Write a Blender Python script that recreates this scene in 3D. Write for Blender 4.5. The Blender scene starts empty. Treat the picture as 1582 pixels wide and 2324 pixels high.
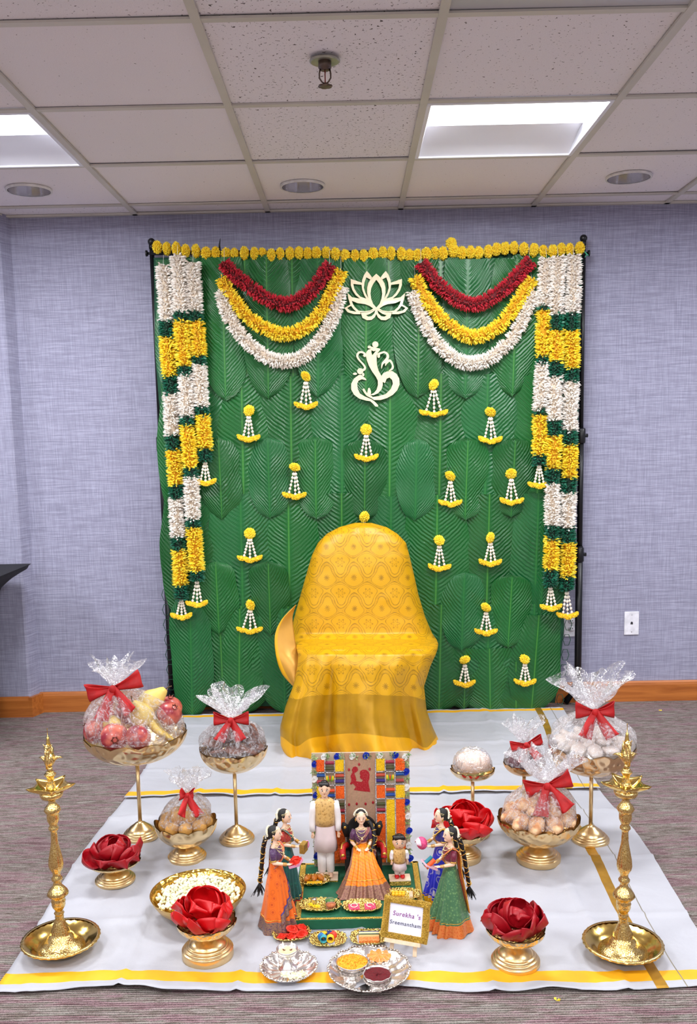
import bpy, math, random
from math import sin, cos, pi, radians, sqrt, atan2, exp
from mathutils import Vector, Matrix, noise
from mathutils.geometry import tessellate_polygon
R = random.Random(7)
col = bpy.context.scene.collection
scene = bpy.context.scene
V3 = Vector

# ------------------------------------------------------------------ camera
FPX, CX, CY, PITCH, ROLL, YAW, EYE = 2114.4, 791.0, 1270.6, .1344, -.0202, -.0055, 1.330
YW, ZC = 4.461, 2.346
_f = V3((sin(YAW)*cos(PITCH), cos(YAW)*cos(PITCH), -sin(PITCH)))
_r = V3((cos(YAW), -sin(YAW), 0)); _u = _r.cross(_f)
CA = _r*cos(ROLL)+_u*sin(ROLL); CB = -_r*sin(ROLL)+_u*cos(ROLL); CC = _f
cam_d = bpy.data.cameras.new('camera'); cam = bpy.data.objects.new('camera', cam_d); col.objects.link(cam)
cam_d.sensor_fit = 'HORIZONTAL'; cam_d.sensor_width = 36; cam_d.lens = FPX/1582*36
cam_d.shift_x = 0; cam_d.shift_y = (CY-1162)/1582; cam_d.clip_start = .05
m = Matrix((CA, CB, -CC)).transposed().to_4x4(); m.translation = V3((0, 0, EYE)); cam.matrix_world = m
scene.camera = cam
def at(u, v, z=None, y=None):
    """world point seen at photo pixel (u,v) on the plane z=.. or y=.."""
    d = CC+CA*((u-CX)/FPX)-CB*((v-CY)/FPX)
    t = (z-EYE)/d.z if z is not None else y/d.y
    return d*t+V3((0, 0, EYE))
def ppm(p):
    return FPX/((p-V3((0, 0, EYE))).dot(CC))
# ------------------------------------------------------------------ world, exposure
w = bpy.data.worlds.new('world'); scene.world = w; w.use_nodes = True
w.node_tree.nodes['Background'].inputs[0].default_value = (.8, .85, 1, 1); w.node_tree.nodes['Background'].inputs[1].default_value = .3
scene.view_settings.view_transform = 'Standard'; scene.view_settings.look = 'None'
scene.view_settings.gamma = 1; scene.view_settings.exposure = 0.27; scene.view_settings.use_curve_mapping = False
TROFFER_POWER = 26.0
# ------------------------------------------------------------------ materials
def lin(c):
    if isinstance(c, str): c = [int(c[i:i+2], 16)/255 for i in (0, 2, 4)]
    elif max(c) > 1: c = [x/255 for x in c]
    return tuple((x/12.92 if x <= .04045 else ((x+.055)/1.055)**2.4) for x in c[:3])+(1,)
class NT:
    def __init__(s, name):
        s.m = bpy.data.materials.new(name); s.m.use_nodes = True; s.t = s.m.node_tree; s.n = s.t.nodes; s.l = s.t.links
        s.b = s.n['Principled BSDF']; s.out = s.n['Material Output']
    def add(s, ty, **k):
        n = s.n.new(ty)
        for a, b in k.items(): setattr(n, a, b)
        return n
    def link(s, a, b): s.l.new(a, b)
    def coord(s, which='Object', scale=(1, 1, 1), rot=(0, 0, 0)):
        c = s.add('ShaderNodeTexCoord'); mp = s.add('ShaderNodeMapping'); mp.inputs['Scale'].default_value = scale; mp.inputs['Rotation'].default_value = rot
        s.link(c.outputs[which], mp.inputs[0]); return mp.outputs[0]
    def noise(s, co, scale, detail=2, rough=.5, dist=0):
        n = s.add('ShaderNodeTexNoise'); n.inputs['Scale'].default_value = scale; n.inputs['Detail'].default_value = detail
        n.inputs['Roughness'].default_value = rough; n.inputs['Distortion'].default_value = dist; s.link(co, n.inputs['Vector']); return n.outputs['Fac']
    def voro(s, co, scale, feature='F1', out='Distance'):
        n = s.add('ShaderNodeTexVoronoi', feature=feature); n.inputs['Scale'].default_value = scale; s.link(co, n.inputs['Vector']); return n.outputs[out]
    def wave(s, co, scale, dist=0, dirn='X', prof='SIN', dscale=1):
        n = s.add('ShaderNodeTexWave', bands_direction=dirn, wave_profile=prof); n.inputs['Scale'].default_value = scale
        n.inputs['Distortion'].default_value = dist; n.inputs['Detail Scale'].default_value = dscale; s.link(co, n.inputs['Vector']); return n.outputs['Fac']
    def ramp(s, fac, stops, interp='LINEAR'):
        n = s.add('ShaderNodeValToRGB'); n.color_ramp.interpolation = interp; e = n.color_ramp.elements
        while len(e) < len(stops): e.new(.5)
        for i, (p, c) in enumerate(stops): e[i].position = p; e[i].color = lin(c) if not isinstance(c, (int, float)) else (c, c, c, 1)
        s.link(fac, n.inputs[0]); return n.outputs[0]
    def math(s, op, a, b=None, c=None):
        n = s.add('ShaderNodeMath', operation=op)
        for i, x in enumerate((a, b, c)):
            if x is None: continue
            if isinstance(x, (int, float)): n.inputs[i].default_value = x
            else: s.link(x, n.inputs[i])
        return n.outputs[0]
    def mix(s, fac, a, b):
        n = s.add('ShaderNodeMix', data_type='RGBA')
        for i, x in ((0, fac), (6, a), (7, b)):
            if isinstance(x, (int, float)): n.inputs[i].default_value = x
            elif isinstance(x, (tuple, list, str)): n.inputs[i].default_value = lin(x)
            else: s.link(x, n.inputs[i])
        return n.outputs[2]
    def bump(s, h, strength=.5, dist=.002):
        n = s.add('ShaderNodeBump'); n.inputs['Strength'].default_value = strength; n.inputs['Distance'].default_value = dist
        s.link(h, n.inputs['Height']); s.link(n.outputs[0], s.b.inputs['Normal']); return n
    def set(s, **k):
        for a, b in k.items():
            i = s.b.inputs[a.replace('_', ' ')]
            if isinstance(b, (int, float)): i.default_value = b
            elif isinstance(b, (tuple, list, str)): i.default_value = lin(b)
            else: s.link(b, i)
        return s.m
_mc = {}
def mat(c, rough=.6, metal=0., var=.12, vs=30, bump=0., bs=200, bd=.001, coat=0., sheen=0., trans=0.):
    """plain procedural material: base colour with slight mottling and fine relief"""
    key = (str(c), rough, metal, var, vs, bump, bs, bd, coat, sheen, trans)
    if key in _mc: return _mc[key]
    t = NT('m_%d' % len(_mc)); l = lin(c); co = t.coord()
    n = t.noise(co, vs, 3)
    d = tuple(x*(1-var) for x in l[:3]); u = tuple(min(1, x*(1+var)) for x in l[:3])
    r = t.add('ShaderNodeValToRGB'); r.color_ramp.elements[0].position = .35; r.color_ramp.elements[1].position = .65
    r.color_ramp.elements[0].color = d+(1,); r.color_ramp.elements[1].color = u+(1,); t.link(n, r.inputs[0])
    t.set(Base_Color=r.outputs[0], Roughness=rough, Metallic=metal, Coat_Weight=coat, Sheen_Weight=sheen)
    if trans: t.set(Transmission_Weight=trans)
    if bump: t.bump(t.noise(co, bs, 2), bump, bd)
    _mc[key] = t.m; return t.m
def m_hammered(c, cell=55, strength=.6, rough=.28, dist=.004, c2=None):
    t = NT('hammered'); co = t.coord()
    v = t.voro(co, cell, 'SMOOTH_F1'); t.bump(v, strength, dist)
    return t.set(Base_Color=t.mix(t.noise(co, 14, 3), c, c2 or c), Roughness=rough, Metallic=1.0)
def m_ornate(c, c2, scale=130, rough=.22, strength=1.0, dist=.003, metal=1.0):
    t = NT('ornate'); co = t.coord(); v = t.voro(co, scale, 'F1'); n = t.noise(co, scale*1.7, 3)
    t.bump(t.math('ADD', v, n), strength, dist)
    return t.set(Base_Color=t.mix(t.ramp(v, [(0.05, 0.), (.6, 1.)]), c, c2), Roughness=rough, Metallic=metal)
def m_petal(c1, c2, rough=.6, sub=0):
    t = NT('petals'); oi = t.add('ShaderNodeNewGeometry'); co = t.coord()
    return t.set(Base_Color=t.mix(oi.outputs['Random Per Island'], c1, c2), Roughness=rough, Sheen_Weight=.1)

def m_carpet():
    t = NT('carpet'); co = t.coord()
    big = t.noise(t.coord(scale=(1.2, 7, 1)), 1.7, 3, .6)
    st = t.noise(t.coord(scale=(4.5, 40, 1)), 2.6, 4, .66, .3)
    rows = t.wave(t.coord(), 36, 4.2, 'Y', 'SIN', 13)
    a = t.ramp(st, [(.34, '4e423a'), (.43, 'a18b86'), (.49, 'e4c8ce'), (.54, '7d6d62'), (.62, 'e8e4dc')])
    b = t.ramp(big, [(.40, 'cdb0bb'), (.52, 'b8aca1'), (.6, 'cdc9c0')])
    med = t.noise(t.coord(scale=(2.2, 15, 1)), 2.3, 3, .6, .3)
    b = t.ramp(med, [(.36, 'a87e88'), (.44, 'd2aab2'), (.5, 'c9c0b6'), (.56, '8d7f74'), (.64, 'd8d2c8')])
    c = t.mix(.55, a, b)
    fin = t.noise(co, 420, 2)
    k = t.math('MULTIPLY', t.ramp(rows, [(0.05, .34), (.6, 1.)]), t.ramp(fin, [(.3, .72), (.7, 1.)]))
    m2 = t.add('ShaderNodeMix', data_type='RGBA', blend_type='MULTIPLY'); m2.inputs[0].default_value = 1
    t.link(c, m2.inputs[6]); t.link(k, m2.inputs[7])
    t.bump(t.math('ADD', rows, fin), .9, .004)
    return t.set(Base_Color=m2.outputs[2], Roughness=.95, Specular_IOR_Level=.1)
def m_wall():
    t = NT('linen_wallcovering')
    h = t.noise(t.coord(scale=(5, 5, 210)), 1.6, 3, .7); v = t.noise(t.coord(scale=(230, 230, 6)), 1.6, 3, .7)
    s = t.math('ADD', t.math('MULTIPLY', h, .6), t.math('MULTIPLY', v, .4))
    big = t.noise(t.coord(), .8, 2)
    c = t.ramp(s, [(.40, '82829a'), (.5, '9898b2'), (.6, 'b0b0ca')])
    t.bump(s, .25, .002)
    return t.set(Base_Color=t.mix(t.math('MULTIPLY', big, .35), c, '93939c'), Roughness=.8, Specular_IOR_Level=.2)
def m_tile(seedrot, amt):
    t = NT('fissured_tile'); co = t.coord(rot=(0, 0, seedrot))
    n1 = t.noise(co, 105, 2, .6, .6); n2 = t.noise(co, 3, 1)
    pit = t.ramp(n1, [(.27+amt, 1.), (.31+amt, 0.)]); base = t.mix(n2, 'f1ebf0', 'eeeaef')
    gr = t.noise(co, 320, 2); base = t.mix(t.ramp(gr, [(.4, .0), (.8, .25)]), base, 'cfc8c6')
    t.bump(t.math('ADD', gr, t.math('MULTIPLY', pit, -2.)), .15, .002)
    return t.set(Base_Color=t.mix(pit, base, '5d5553'), Roughness=.95, Specular_IOR_Level=.1)
def m_wood(c1, c2, scale=(3, 60, 60), rough=.35):
    t = NT('wood'); n = t.noise(t.coord(scale=scale), 1.5, 4, .6, .4)
    return t.set(Base_Color=t.ramp(n, [(.3, c1), (.7, c2)]), Roughness=rough, Coat_Weight=.2)
def m_leaf(c1, c2, cm, seed=0.):
    """banana leaf: uv.x = distance across (0 midrib at .5), uv.y = along"""
    t = NT('banana_leaf'); uv = t.add('ShaderNodeTexCoord'); sx = t.add('ShaderNodeSeparateXYZ'); t.link(uv.outputs['UV'], sx.inputs[0])
    ax = t.math('ABSOLUTE', t.math('SUBTRACT', sx.outputs[0], .5))
    nz = t.noise(uv.outputs['UV'], 7, 2)
    ph = t.math('ADD', t.math('MULTIPLY', sx.outputs[1], 1.0), t.math('MULTIPLY', t.math('POWER', ax, 1.25), -.62))
    ph = t.math('ADD', ph, t.math('MULTIPLY', nz, .035))
    s = t.math('SINE', t.math('MULTIPLY', ph, 150.))
    s2 = t.math('SINE', t.math('MULTIPLY', ph, 420.))
    mask = t.ramp(t.noise(t.coord(), 7, 2), [(.38, 0.25), (.6, 1.)])
    h = t.math('MULTIPLY', t.math('ADD', t.math('MULTIPLY', s, mask), t.math('MULTIPLY', s2, .2)), t.ramp(ax, [(.02, 0.), (.09, 1.), (.4, .8), (.5, .3)]))
    rib = t.ramp(ax, [(.0, .55), (.009, .55), (.016, 0.)])
    t.bump(h, .5, .0038)
    veins = t.ramp(s, [(.6, 0.), (1., .5)])
    big = t.noise(t.coord(), 3.5, 3)  # green mottling; its paler patches imitate sheen highlights in the colour
    c = t.mix(big, c1, c2); c = t.mix(t.math('MULTIPLY', veins, mask), c, '1f7438'); c = t.mix(rib, c, cm)
    return t.set(Base_Color=c, Roughness=.36, Specular_IOR_Level=.5)
def m_cello():
    t = NT('cellophane'); n = t.n; n.remove(t.b)
    co = t.coord(); geo = t.noise(co, 38, 3, .6, .9)
    bp = t.add('ShaderNodeBump'); bp.inputs['Strength'].default_value = 1; bp.inputs['Distance'].default_value = .012; t.link(geo, bp.inputs['Height'])
    tr = t.add('ShaderNodeBsdfTransparent'); gl = t.add('ShaderNodeBsdfGlossy'); gl.inputs['Roughness'].default_value = .09; t.link(bp.outputs[0], gl.inputs['Normal'])
    lw = t.add('ShaderNodeLayerWeight'); lw.inputs['Blend'].default_value = .42; t.link(bp.outputs[0], lw.inputs['Normal'])
    df = t.add('ShaderNodeBsdfTranslucent'); df.inputs[0].default_value = (.95, .95, 1, 1)
    dd = t.add('ShaderNodeBsdfDiffuse'); dd.inputs[0].default_value = (.95, .95, 1, 1)
    a = t.add('ShaderNodeMixShader'); a.inputs[0].default_value = .5; t.link(df.outputs[0], a.inputs[1]); t.link(dd.outputs[0], a.inputs[2])
    b = t.add('ShaderNodeMixShader'); t.link(t.ramp(t.noise(co, 55, 4, .7, 1.5), [(.44, .06), (.56, .32), (.68, .7)]), b.inputs[0]); t.link(tr.outputs[0], b.inputs[1]); t.link(a.outputs[0], b.inputs[2])  # patchy white diffuse: milky film, plus highlights painted into the colour
    c = t.add('ShaderNodeMixShader'); t.link(t.math('MULTIPLY', lw.outputs['Fresnel'], .42), c.inputs[0]); t.link(b.outputs[0], c.inputs[1]); t.link(gl.outputs[0], c.inputs[2])
    t.link(c.outputs[0], t.out.inputs[0]); return t.m
def m_brocade(c1, c2, ku=9., kv=9., rough=.42, line=.16):
    """ogee lattice with flower motifs, on the cloth's own uv (metres)"""
    t = NT('brocade'); uv = t.add('ShaderNodeTexCoord'); sx = t.add('ShaderNodeSeparateXYZ'); t.link(uv.outputs['UV'], sx.inputs[0])
    wv = t.math('MULTIPLY', t.math('SINE', t.math('MULTIPLY', sx.outputs[1], 2*pi*kv)), .10)
    x = t.math('MULTIPLY', sx.outputs[0], 2*pi*ku); y = t.math('MULTIPLY', sx.outputs[1], 2*pi*kv)
    g = t.math('ADD', t.math('COSINE', t.math('ADD', x, wv)), t.math('COSINE', y))
    sw = t.math('MULTIPLY', t.math('SINE', t.math('MULTIPLY', y, 2.)), .35); g = t.math('ADD', g, sw)
    l1 = t.math('LESS_THAN', t.math('ABSOLUTE', g), line*.6)
    l2 = t.math('LESS_THAN', t.math('ABSOLUTE', t.math('SUBTRACT', t.math('ABSOLUTE', g), .55)), line*.45)
    an = t.math('MULTIPLY', t.math('COSINE', t.math('MULTIPLY', x, 5.)), t.math('COSINE', t.math('MULTIPLY', y, 5.)))
    l3 = t.math('MULTIPLY', t.math('LESS_THAN', t.math('ABSOLUTE', t.math('SUBTRACT', g, .3)), .13), t.ramp(t.noise(uv.outputs['UV'], 160, 2), [(.4, .1), (.6, .5)])); l2 = t.math('MAXIMUM', l2, l3)
    cxx = t.math('SINE', t.math('MULTIPLY', x, .5)); cyy = t.math('SINE', t.math('MULTIPLY', y, .5))
    rr_ = t.math('SQRT', t.math('ADD', t.math('MULTIPLY', cxx, cxx), t.math('MULTIPLY', cyy, cyy))); th_ = t.math('ARCTAN2', cyy, cxx)
    fl = t.math('LESS_THAN', rr_, t.math('ADD', .25, t.math('MULTIPLY', t.math('COSINE', t.math('MULTIPLY', th_, 10.)), .10)))
    cx2 = t.math('COSINE', t.math('MULTIPLY', x, .5)); cy2 = t.math('COSINE', t.math('MULTIPLY', y, .5))
    r2 = t.math('SQRT', t.math('ADD', t.math('MULTIPLY', cx2, cx2), t.math('MULTIPLY', cy2, cy2))); th2 = t.math('ARCTAN2', cy2, cx2)
    fl = t.math('ADD', fl, t.math('LESS_THAN', t.math('ABSOLUTE', t.math('SUBTRACT', r2, t.math('ADD', .34, t.math('MULTIPLY', t.math('COSINE', t.math('MULTIPLY', th2, 6.)), .14)))), .05))
    p = t.math('MULTIPLY', t.math('MINIMUM', t.math('ADD', t.math('ADD', l1, l2), fl), 1.), .8)
    wob = t.ramp(t.noise(uv.outputs['UV'], 60, 2), [(.3, .45), (.6, 1.)])
    p = t.math('MULTIPLY', p, wob)
    n = t.noise(uv.outputs['UV'], 900, 2); t.bump(t.math('ADD', n, t.math('MULTIPLY', p, .6)), .25, .001)
    return t.set(Base_Color=t.mix(p, c1, c2), Roughness=rough)

GOLD = mat('e8ca96', .30, 1., .05, 20, .15, 500, .0006)
GOLDH = m_hammered('efd8ac', 34, 1., .25, .012, 'e6c894')
GOLDH2 = m_hammered('efd9a8', 95, 1., .22, .004, 'e2bf85')
ROSEG = mat('e2b98c', .34, 1., .05, 20)
BRASS = m_ornate('c09038', 'ecd08a', 260, .20, .28, .0015)
BRASSP = mat('e2bf6c', .17, 1., .08, 30, .1, 300, .0005)
SILVER = mat('f6f1ec', .24, 1., .06, 40, .25, 160, .001)
SILVERO = m_ornate('a59c94', 'eeeae4', 180, .18, .8, .002)
TRAYG = m_ornate('a87a22', 'f3dd8a', 150, .2, 1., .004)
CELLO = m_cello()
REDV = mat('b20409', .6, 0, .15, 40, .2, 600, .0006)
BLACKM = mat('111318', .35, 0, .1)
STRINGW = mat('e8e6e0', .6)

# ------------------------------------------------------------------ mesh builder
class MB:
    def __init__(s): s.v = []; s.f = []; s.mi = []; s.uv = {}; s.sm = []
    def face(s, idx, mi=0, smooth=True): s.f.append(idx); s.mi.append(mi); s.sm.append(smooth)
    def box(s, c, d, rot=None, mi=0, taper=1.):
        c = V3(c); b = len(s.v)
        for dz in (-.5, .5):
            for dx, dy in ((-.5, -.5), (.5, -.5), (.5, .5), (-.5, .5)):
                k = taper if dz > 0 else 1
                p = V3((dx*d[0]*k, dy*d[1]*k, dz*d[2]))
                if rot is not None: p = rot @ p
                s.v.append(c+p)
        for q in ((3, 2, 1, 0), (4, 5, 6, 7), (0, 1, 5, 4), (1, 2, 6, 5), (2, 3, 7, 6), (3, 0, 4, 7)):
            s.face([b+i for i in q], mi, False)
        return s
    def grid(s, fn, nu, nv, mi=0, closeu=False, uvf=None, mif=None, flip=False):
        b = len(s.v); cu = nu if closeu else nu+1
        for j in range(nv+1):
            for i in range(cu):
                s.v.append(V3(fn(i/nu, j/nv)))
                if uvf: s.uv[len(s.v)-1] = uvf(i/nu, j/nv)
        for j in range(nv):
            for i in range(nu):
                i2 = (i+1) % cu if closeu else i+1
                q = [b+j*cu+i, b+j*cu+i2, b+(j+1)*cu+i2, b+(j+1)*cu+i]
                if flip: q.reverse()
                s.face(q, mif(i/nu, j/nv) if mif else mi)
        return s
    def lathe(s, prof, n=32, c=(0, 0, 0), mi=0, rf=None, cap=True, sx=1., sy=1., zf=None):
        c = V3(c); b = len(s.v); k = len(prof)
        for j, (r, z) in enumerate(prof):
            for i in range(n):
                a = 2*pi*i/n; rr = r*(rf(a, j, z) if rf else 1); zz = z+(zf(a, j, z) if zf else 0)
                s.v.append(c+V3((rr*cos(a)*sx, rr*sin(a)*sy, zz)))
        for j in range(k-1):
            for i in range(n):
                i2 = (i+1) % n; s.face([b+j*n+i, b+j*n+i2, b+(j+1)*n+i2, b+(j+1)*n+i], mi)
        if cap:
            if prof[0][0] > 1e-6: s.face([b+i for i in reversed(range(n))], mi)
            if prof[-1][0] > 1e-6: s.face([b+(k-1)*n+i for i in range(n)], mi)
        return s
    def ball(s, c, r, n=10, k=7, mi=0, rot=None):
        c = V3(c); r = (r, r, r) if isinstance(r, (int, float)) else r; b = len(s.v)
        for j in range(1, k):
            t = pi*j/k
            for i in range(n):
                a = 2*pi*i/n; p = V3((r[0]*sin(t)*cos(a), r[1]*sin(t)*sin(a), r[2]*cos(t)))
                s.v.append(c+(rot @ p if rot is not None else p))
        top = len(s.v); q = V3((0, 0, r[2])); q2 = -q
        if rot is not None: q = rot @ q; q2 = rot @ q2
        s.v += [c+q, c+q2]
        for j in range(k-2):
            for i in range(n):
                i2 = (i+1) % n; s.face([b+j*n+i, b+(j+1)*n+i, b+(j+1)*n+i2, b+j*n+i2], mi)
        for i in range(n):
            i2 = (i+1) % n; s.face([top, b+i, b+i2], mi); s.face([top+1, b+(k-2)*n+i2, b+(k-2)*n+i], mi)
        return s
    def tube(s, pts, r, n=8, mi=0, cap=True, flat=1.):
        pts = [V3(p) for p in pts]; k = len(pts); r = [r]*k if isinstance(r, (int, float)) else r; b = len(s.v)
        up = None
        for j, p in enumerate(pts):
            d = (pts[min(j+1, k-1)]-pts[max(j-1, 0)]).normalized()
            if up is None: up = V3((0, 0, 1)) if abs(d.z) < .9 else V3((0, 1, 0))
            x = d.cross(up).normalized(); y = x.cross(d).normalized(); up = y
            for i in range(n):
                a = 2*pi*i/n; s.v.append(p+x*(r[j]*cos(a))+y*(r[j]*sin(a)*flat))
        for j in range(k-1):
            for i in range(n):
                i2 = (i+1) % n; s.face([b+j*n+i2, b+j*n+i, b+(j+1)*n+i, b+(j+1)*n+i2], mi)
        if cap: s.face([b+i for i in range(n)], mi); s.face([b+(k-1)*n+i for i in reversed(range(n))], mi)
        return s
    def petal(s, p, d, ln, wd, mi=0):
        d = V3(d).normalized(); x = d.orthogonal().normalized()
        x.rotate(Matrix.Rotation(R.uniform(0, 2*pi), 3, d)); y = d.cross(x); b = len(s.v); p = V3(p); q = p+d*ln*.6
        s.v += [p, q+x*wd, q-x*wd*.5+y*wd*.87, q-x*wd*.5-y*wd*.87, p+d*ln]
        for f in ((0, 2, 1), (0, 3, 2), (0, 1, 3), (1, 2, 4), (2, 3, 4), (3, 1, 4)): s.face([b+i for i in f], mi, False)
        return s
    def prism(s, loops, depth, T=lambda p: p, mi=0):
        """2D loops (first outer, others holes) extruded by depth along local y; T maps (x,y,z)->world"""
        flat = [p for l in loops for p in l]; b = len(s.v); n = len(flat)
        tris = tessellate_polygon([[V3((p[0], p[1], 0)) for p in l] for l in loops])
        for y in (0, depth):
            for p in flat: s.v.append(V3(T((p[0], y, p[1]))))
        for t in tris:
            s.face([b+i for i in t], mi, False); s.face([b+n+i for i in reversed(t)], mi, False)
        o = 0
        for l in loops:
            k = len(l)
            for i in range(k):
                a, c = o+i, o+(i+1) % k; s.face([b+a, b+c, b+n+c, b+n+a], mi, False)
            o += k
        return s
    def build(s, name, mats, parent=None, world=False, stuff=False, smooth=None, label=None, solid=0., sub=0, remesh=0.):
        me = bpy.data.meshes.new(name); vs = s.v
        if world and parent is not None:
            inv = (Matrix.Translation(parent.location) @ parent.rotation_euler.to_matrix().to_4x4()).inverted()
            vs = [inv @ p for p in vs]
        me.from_pydata([tuple(p) for p in vs], [], s.f)
        for mm in (mats if isinstance(mats, (list, tuple)) else [mats]): me.materials.append(mm)
        me.polygons.foreach_set('material_index', s.mi)
        me.polygons.foreach_set('use_smooth', s.sm if smooth is None else [smooth]*len(s.f))
        if s.uv:
            ul = me.uv_layers.new(name='uv')
            for i, lp in enumerate(me.loops): ul.data[i].uv = s.uv.get(lp.vertex_index, (0, 0))
        me.update(); o = bpy.data.objects.new(name, me); col.objects.link(o)
        if parent is not None: o.parent = parent
        if stuff: o['kind'] = 'stuff'
        if label: o['label'] = label
        if remesh:
            md = o.modifiers.new('r', 'REMESH'); md.mode = 'VOXEL'; md.voxel_size = remesh; md.use_smooth_shade = True
            sm = o.modifiers.new('s', 'SMOOTH'); sm.factor = .5; sm.iterations = 2
        if solid: md = o.modifiers.new('s', 'SOLIDIFY'); md.thickness = solid; md.offset = 0
        if sub: md = o.modifiers.new('b', 'SUBSURF'); md.levels = sub; md.render_levels = sub
        return o
def bevel(o, wd=.002, seg=2):
    md = o.modifiers.new('b', 'BEVEL'); md.width = wd; md.segments = seg; md.limit_method = 'ANGLE'; return o
def tag(o, label, cat, group=None):
    o['label'] = label; o['category'] = cat
    if group: o['group'] = group
    return o
def thing(name, label, cat, loc=(0, 0, 0), rz=0., group=None):
    o = bpy.data.objects.new(name, None); col.objects.link(o); o.location = loc; o.rotation_euler = (0, 0, rz)
    o.empty_display_size = .01; return tag(o, label, cat, group)
def struct(o): o['kind'] = 'structure'; return o
def inst(name, me, parent, loc=(0, 0, 0), rot=(0, 0, 0), sc=1.):
    o = bpy.data.objects.new(name, me); col.objects.link(o); o.parent = parent; o.location = loc; o.rotation_euler = rot
    o.scale = (sc,)*3 if isinstance(sc, (int, float)) else sc; return o
def item(name, me, label, cat, loc, rot=(0, 0, 0), sc=1., group=None):
    o = bpy.data.objects.new(name, me); col.objects.link(o); o.location = loc; o.rotation_euler = rot
    o.scale = (sc,)*3 if isinstance(sc, (int, float)) else sc; return tag(o, label, cat, group)
def take(o):
    """keep the mesh of a prototype, drop the object"""
    me = o.data; bpy.data.objects.remove(o); return me
def spline(P, n):
    P = [V3(p) for p in P]; out = []; k = len(P)-1
    for i in range(n+1):
        t = i/n*k; a = min(int(t), k-1); f = t-a
        p0, p1, p2, p3 = P[max(a-1, 0)], P[a], P[a+1], P[min(a+2, k)]
        out.append(.5*((2*p1)+(p2-p0)*f+(2*p0-5*p1+4*p2-p3)*f*f+(3*p1-p0-3*p2+p3)*f**3))
    return out
def interp(tab, x):
    if x <= tab[0][0]: return tab[0][1:]
    for a, b in zip(tab, tab[1:]):
        if x <= b[0]:
            f = (x-a[0])/(b[0]-a[0]); return tuple(p+(q-p)*f for p, q in zip(a[1:], b[1:]))
    return tab[-1][1:]

# ================================================================== the room
XC = -1.583                                    # jog in the back wall
FLOOR = m_carpet(); WALL = m_wall()
o = MB().box((0, 1.2, -.05), (8.4, 8.0, .1)).build('floor', FLOOR, smooth=False); struct(o)
o = MB().box((1.1, YW+.06, ZC/2), (5.3+.06, .12, ZC+.3)).build('wall_back', WALL); struct(o)
b = MB()
b.prism([[(-4.2, 4.385), (XC-.006, 4.385), (XC+.004, 4.391), (XC+.03, YW+.005), (XC+.03, 4.58), (-4.2, 4.58)]], ZC+.3, lambda p: (p[0], p[2], p[1]))
o = b.build('wall_left', WALL); struct(o)
sidep = mat('a7a5b0', .8, 0, .05, 3)
struct(MB().box((3.72, 1.2, ZC/2), (.12, 8, ZC+.3)).build('wall_right', sidep))
struct(MB().box((-4.2, 1.2, ZC/2), (.12, 8, ZC+.3)).build('wall_far_left', sidep))
struct(MB().box((0, -2.86, ZC/2), (8.4, .12, ZC+.3)).build('wall_front', mat('b9b4ae', .8, 0, .05, 3)))
# baseboards with a rounded top
BASE = m_wood('9a521c', 'c47634', (2, 30, 30), .4)
def baseboard(name, x0, x1, y, endcap=0):
    pr = [(0, 0), (-.016, 0), (-.016, .082), (-.013, .094), (-.007, .1), (0, .1)]
    b = MB(); b.grid(lambda i, j: (x0+(x1-x0)*j, y+interp([(k, p[0], p[1]) for k, p in enumerate(pr)], i*5)[0], interp([(k, p[0], p[1]) for k, p in enumerate(pr)], i*5)[1]), 5, 1)
    o = b.build(name, BASE, smooth=False); struct(o); return o
bb = baseboard('baseboard_back', XC+.02, 3.66, YW-.001)
bl = baseboard('baseboard_left', -4.1, XC, 4.384)
b = MB(); p0, p1 = V3((XC-.001, 4.368, 0)), V3((XC+.026, YW-.005, 0))
b.prism([[(p0.x, p0.y), (p0.x+.016, p0.y-.001), (p1.x+.018, p1.y-.014), (p1.x+.01, p1.y+.005), (p0.x, p0.y+.02)]], .098, lambda p: (p[0], p[2], p[1]))
o = b.build('mitre_piece', BASE, bl)
# ---- ceiling: slab, tees, tiles
X0, Y0, P = -.973, 2.4565, .61
ceil = struct(MB().box((0, 1.2, ZC+.16), (8.4, 8, .06)).build('ceiling', mat('8f8b88', .9, 0, .05, 3)))
TEE = mat('ccc8bf', .5, 0, .05, 4)
IX = range(-5, 8); JY = range(-8, 3)
for i in IX:
    o = MB().box((X0+P*i, (YW-2.8)/2, ZC+.004), (.024, YW+2.8, .008)).build('ceiling_tee', TEE, ceil)
for j in range(-8, 4):
    o = MB().box((0, Y0+P*j, ZC+.0045), (7.9, .024, .006)).build('ceiling_tee', TEE, ceil)
o = MB().box((0, YW-.011, ZC+.004), (7.9, .022, .008)).build('wall_angle', TEE, ceil)
TM = [m_tile(.3, .055), m_tile(1.2, .01), m_tile(2.2, -.02), m_tile(.9, .03)]
cans = [at(66, 434, z=ZC), at(687, 425, z=ZC), at(1427, 405, z=ZC)]
spr = at(737, 137, z=ZC)
def tile_mesh(mm, d1=P-.014, hole=None, hr=.091):
    b = MB(); h = (P-.014)/2; k = d1/2
    loops = [[(-h, -k), (h, -k), (h, k), (-h, k)]]
    if hole: loops.append([(hole[0]+hr*cos(2*pi*q/32), hole[1]+hr*sin(2*pi*q/32)) for q in range(32)][::-1])
    b.prism(loops, .016, lambda p: (p[0], p[2], p[1]))
    return take(b.build('ceiling_tile', mm))
plain = [tile_mesh(mm) for mm in TM]
cut_d = YW-(Y0+3*P)-.012; cutm = [tile_mesh(mm, cut_d) for mm in TM]
PANEL = tile_mesh(mat('bdbdc2', .35, 0, .02, 2))
TROFF = {(i, j) for i in (-4, -1, 2, 5) for j in (1, -3, -7)}
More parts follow.
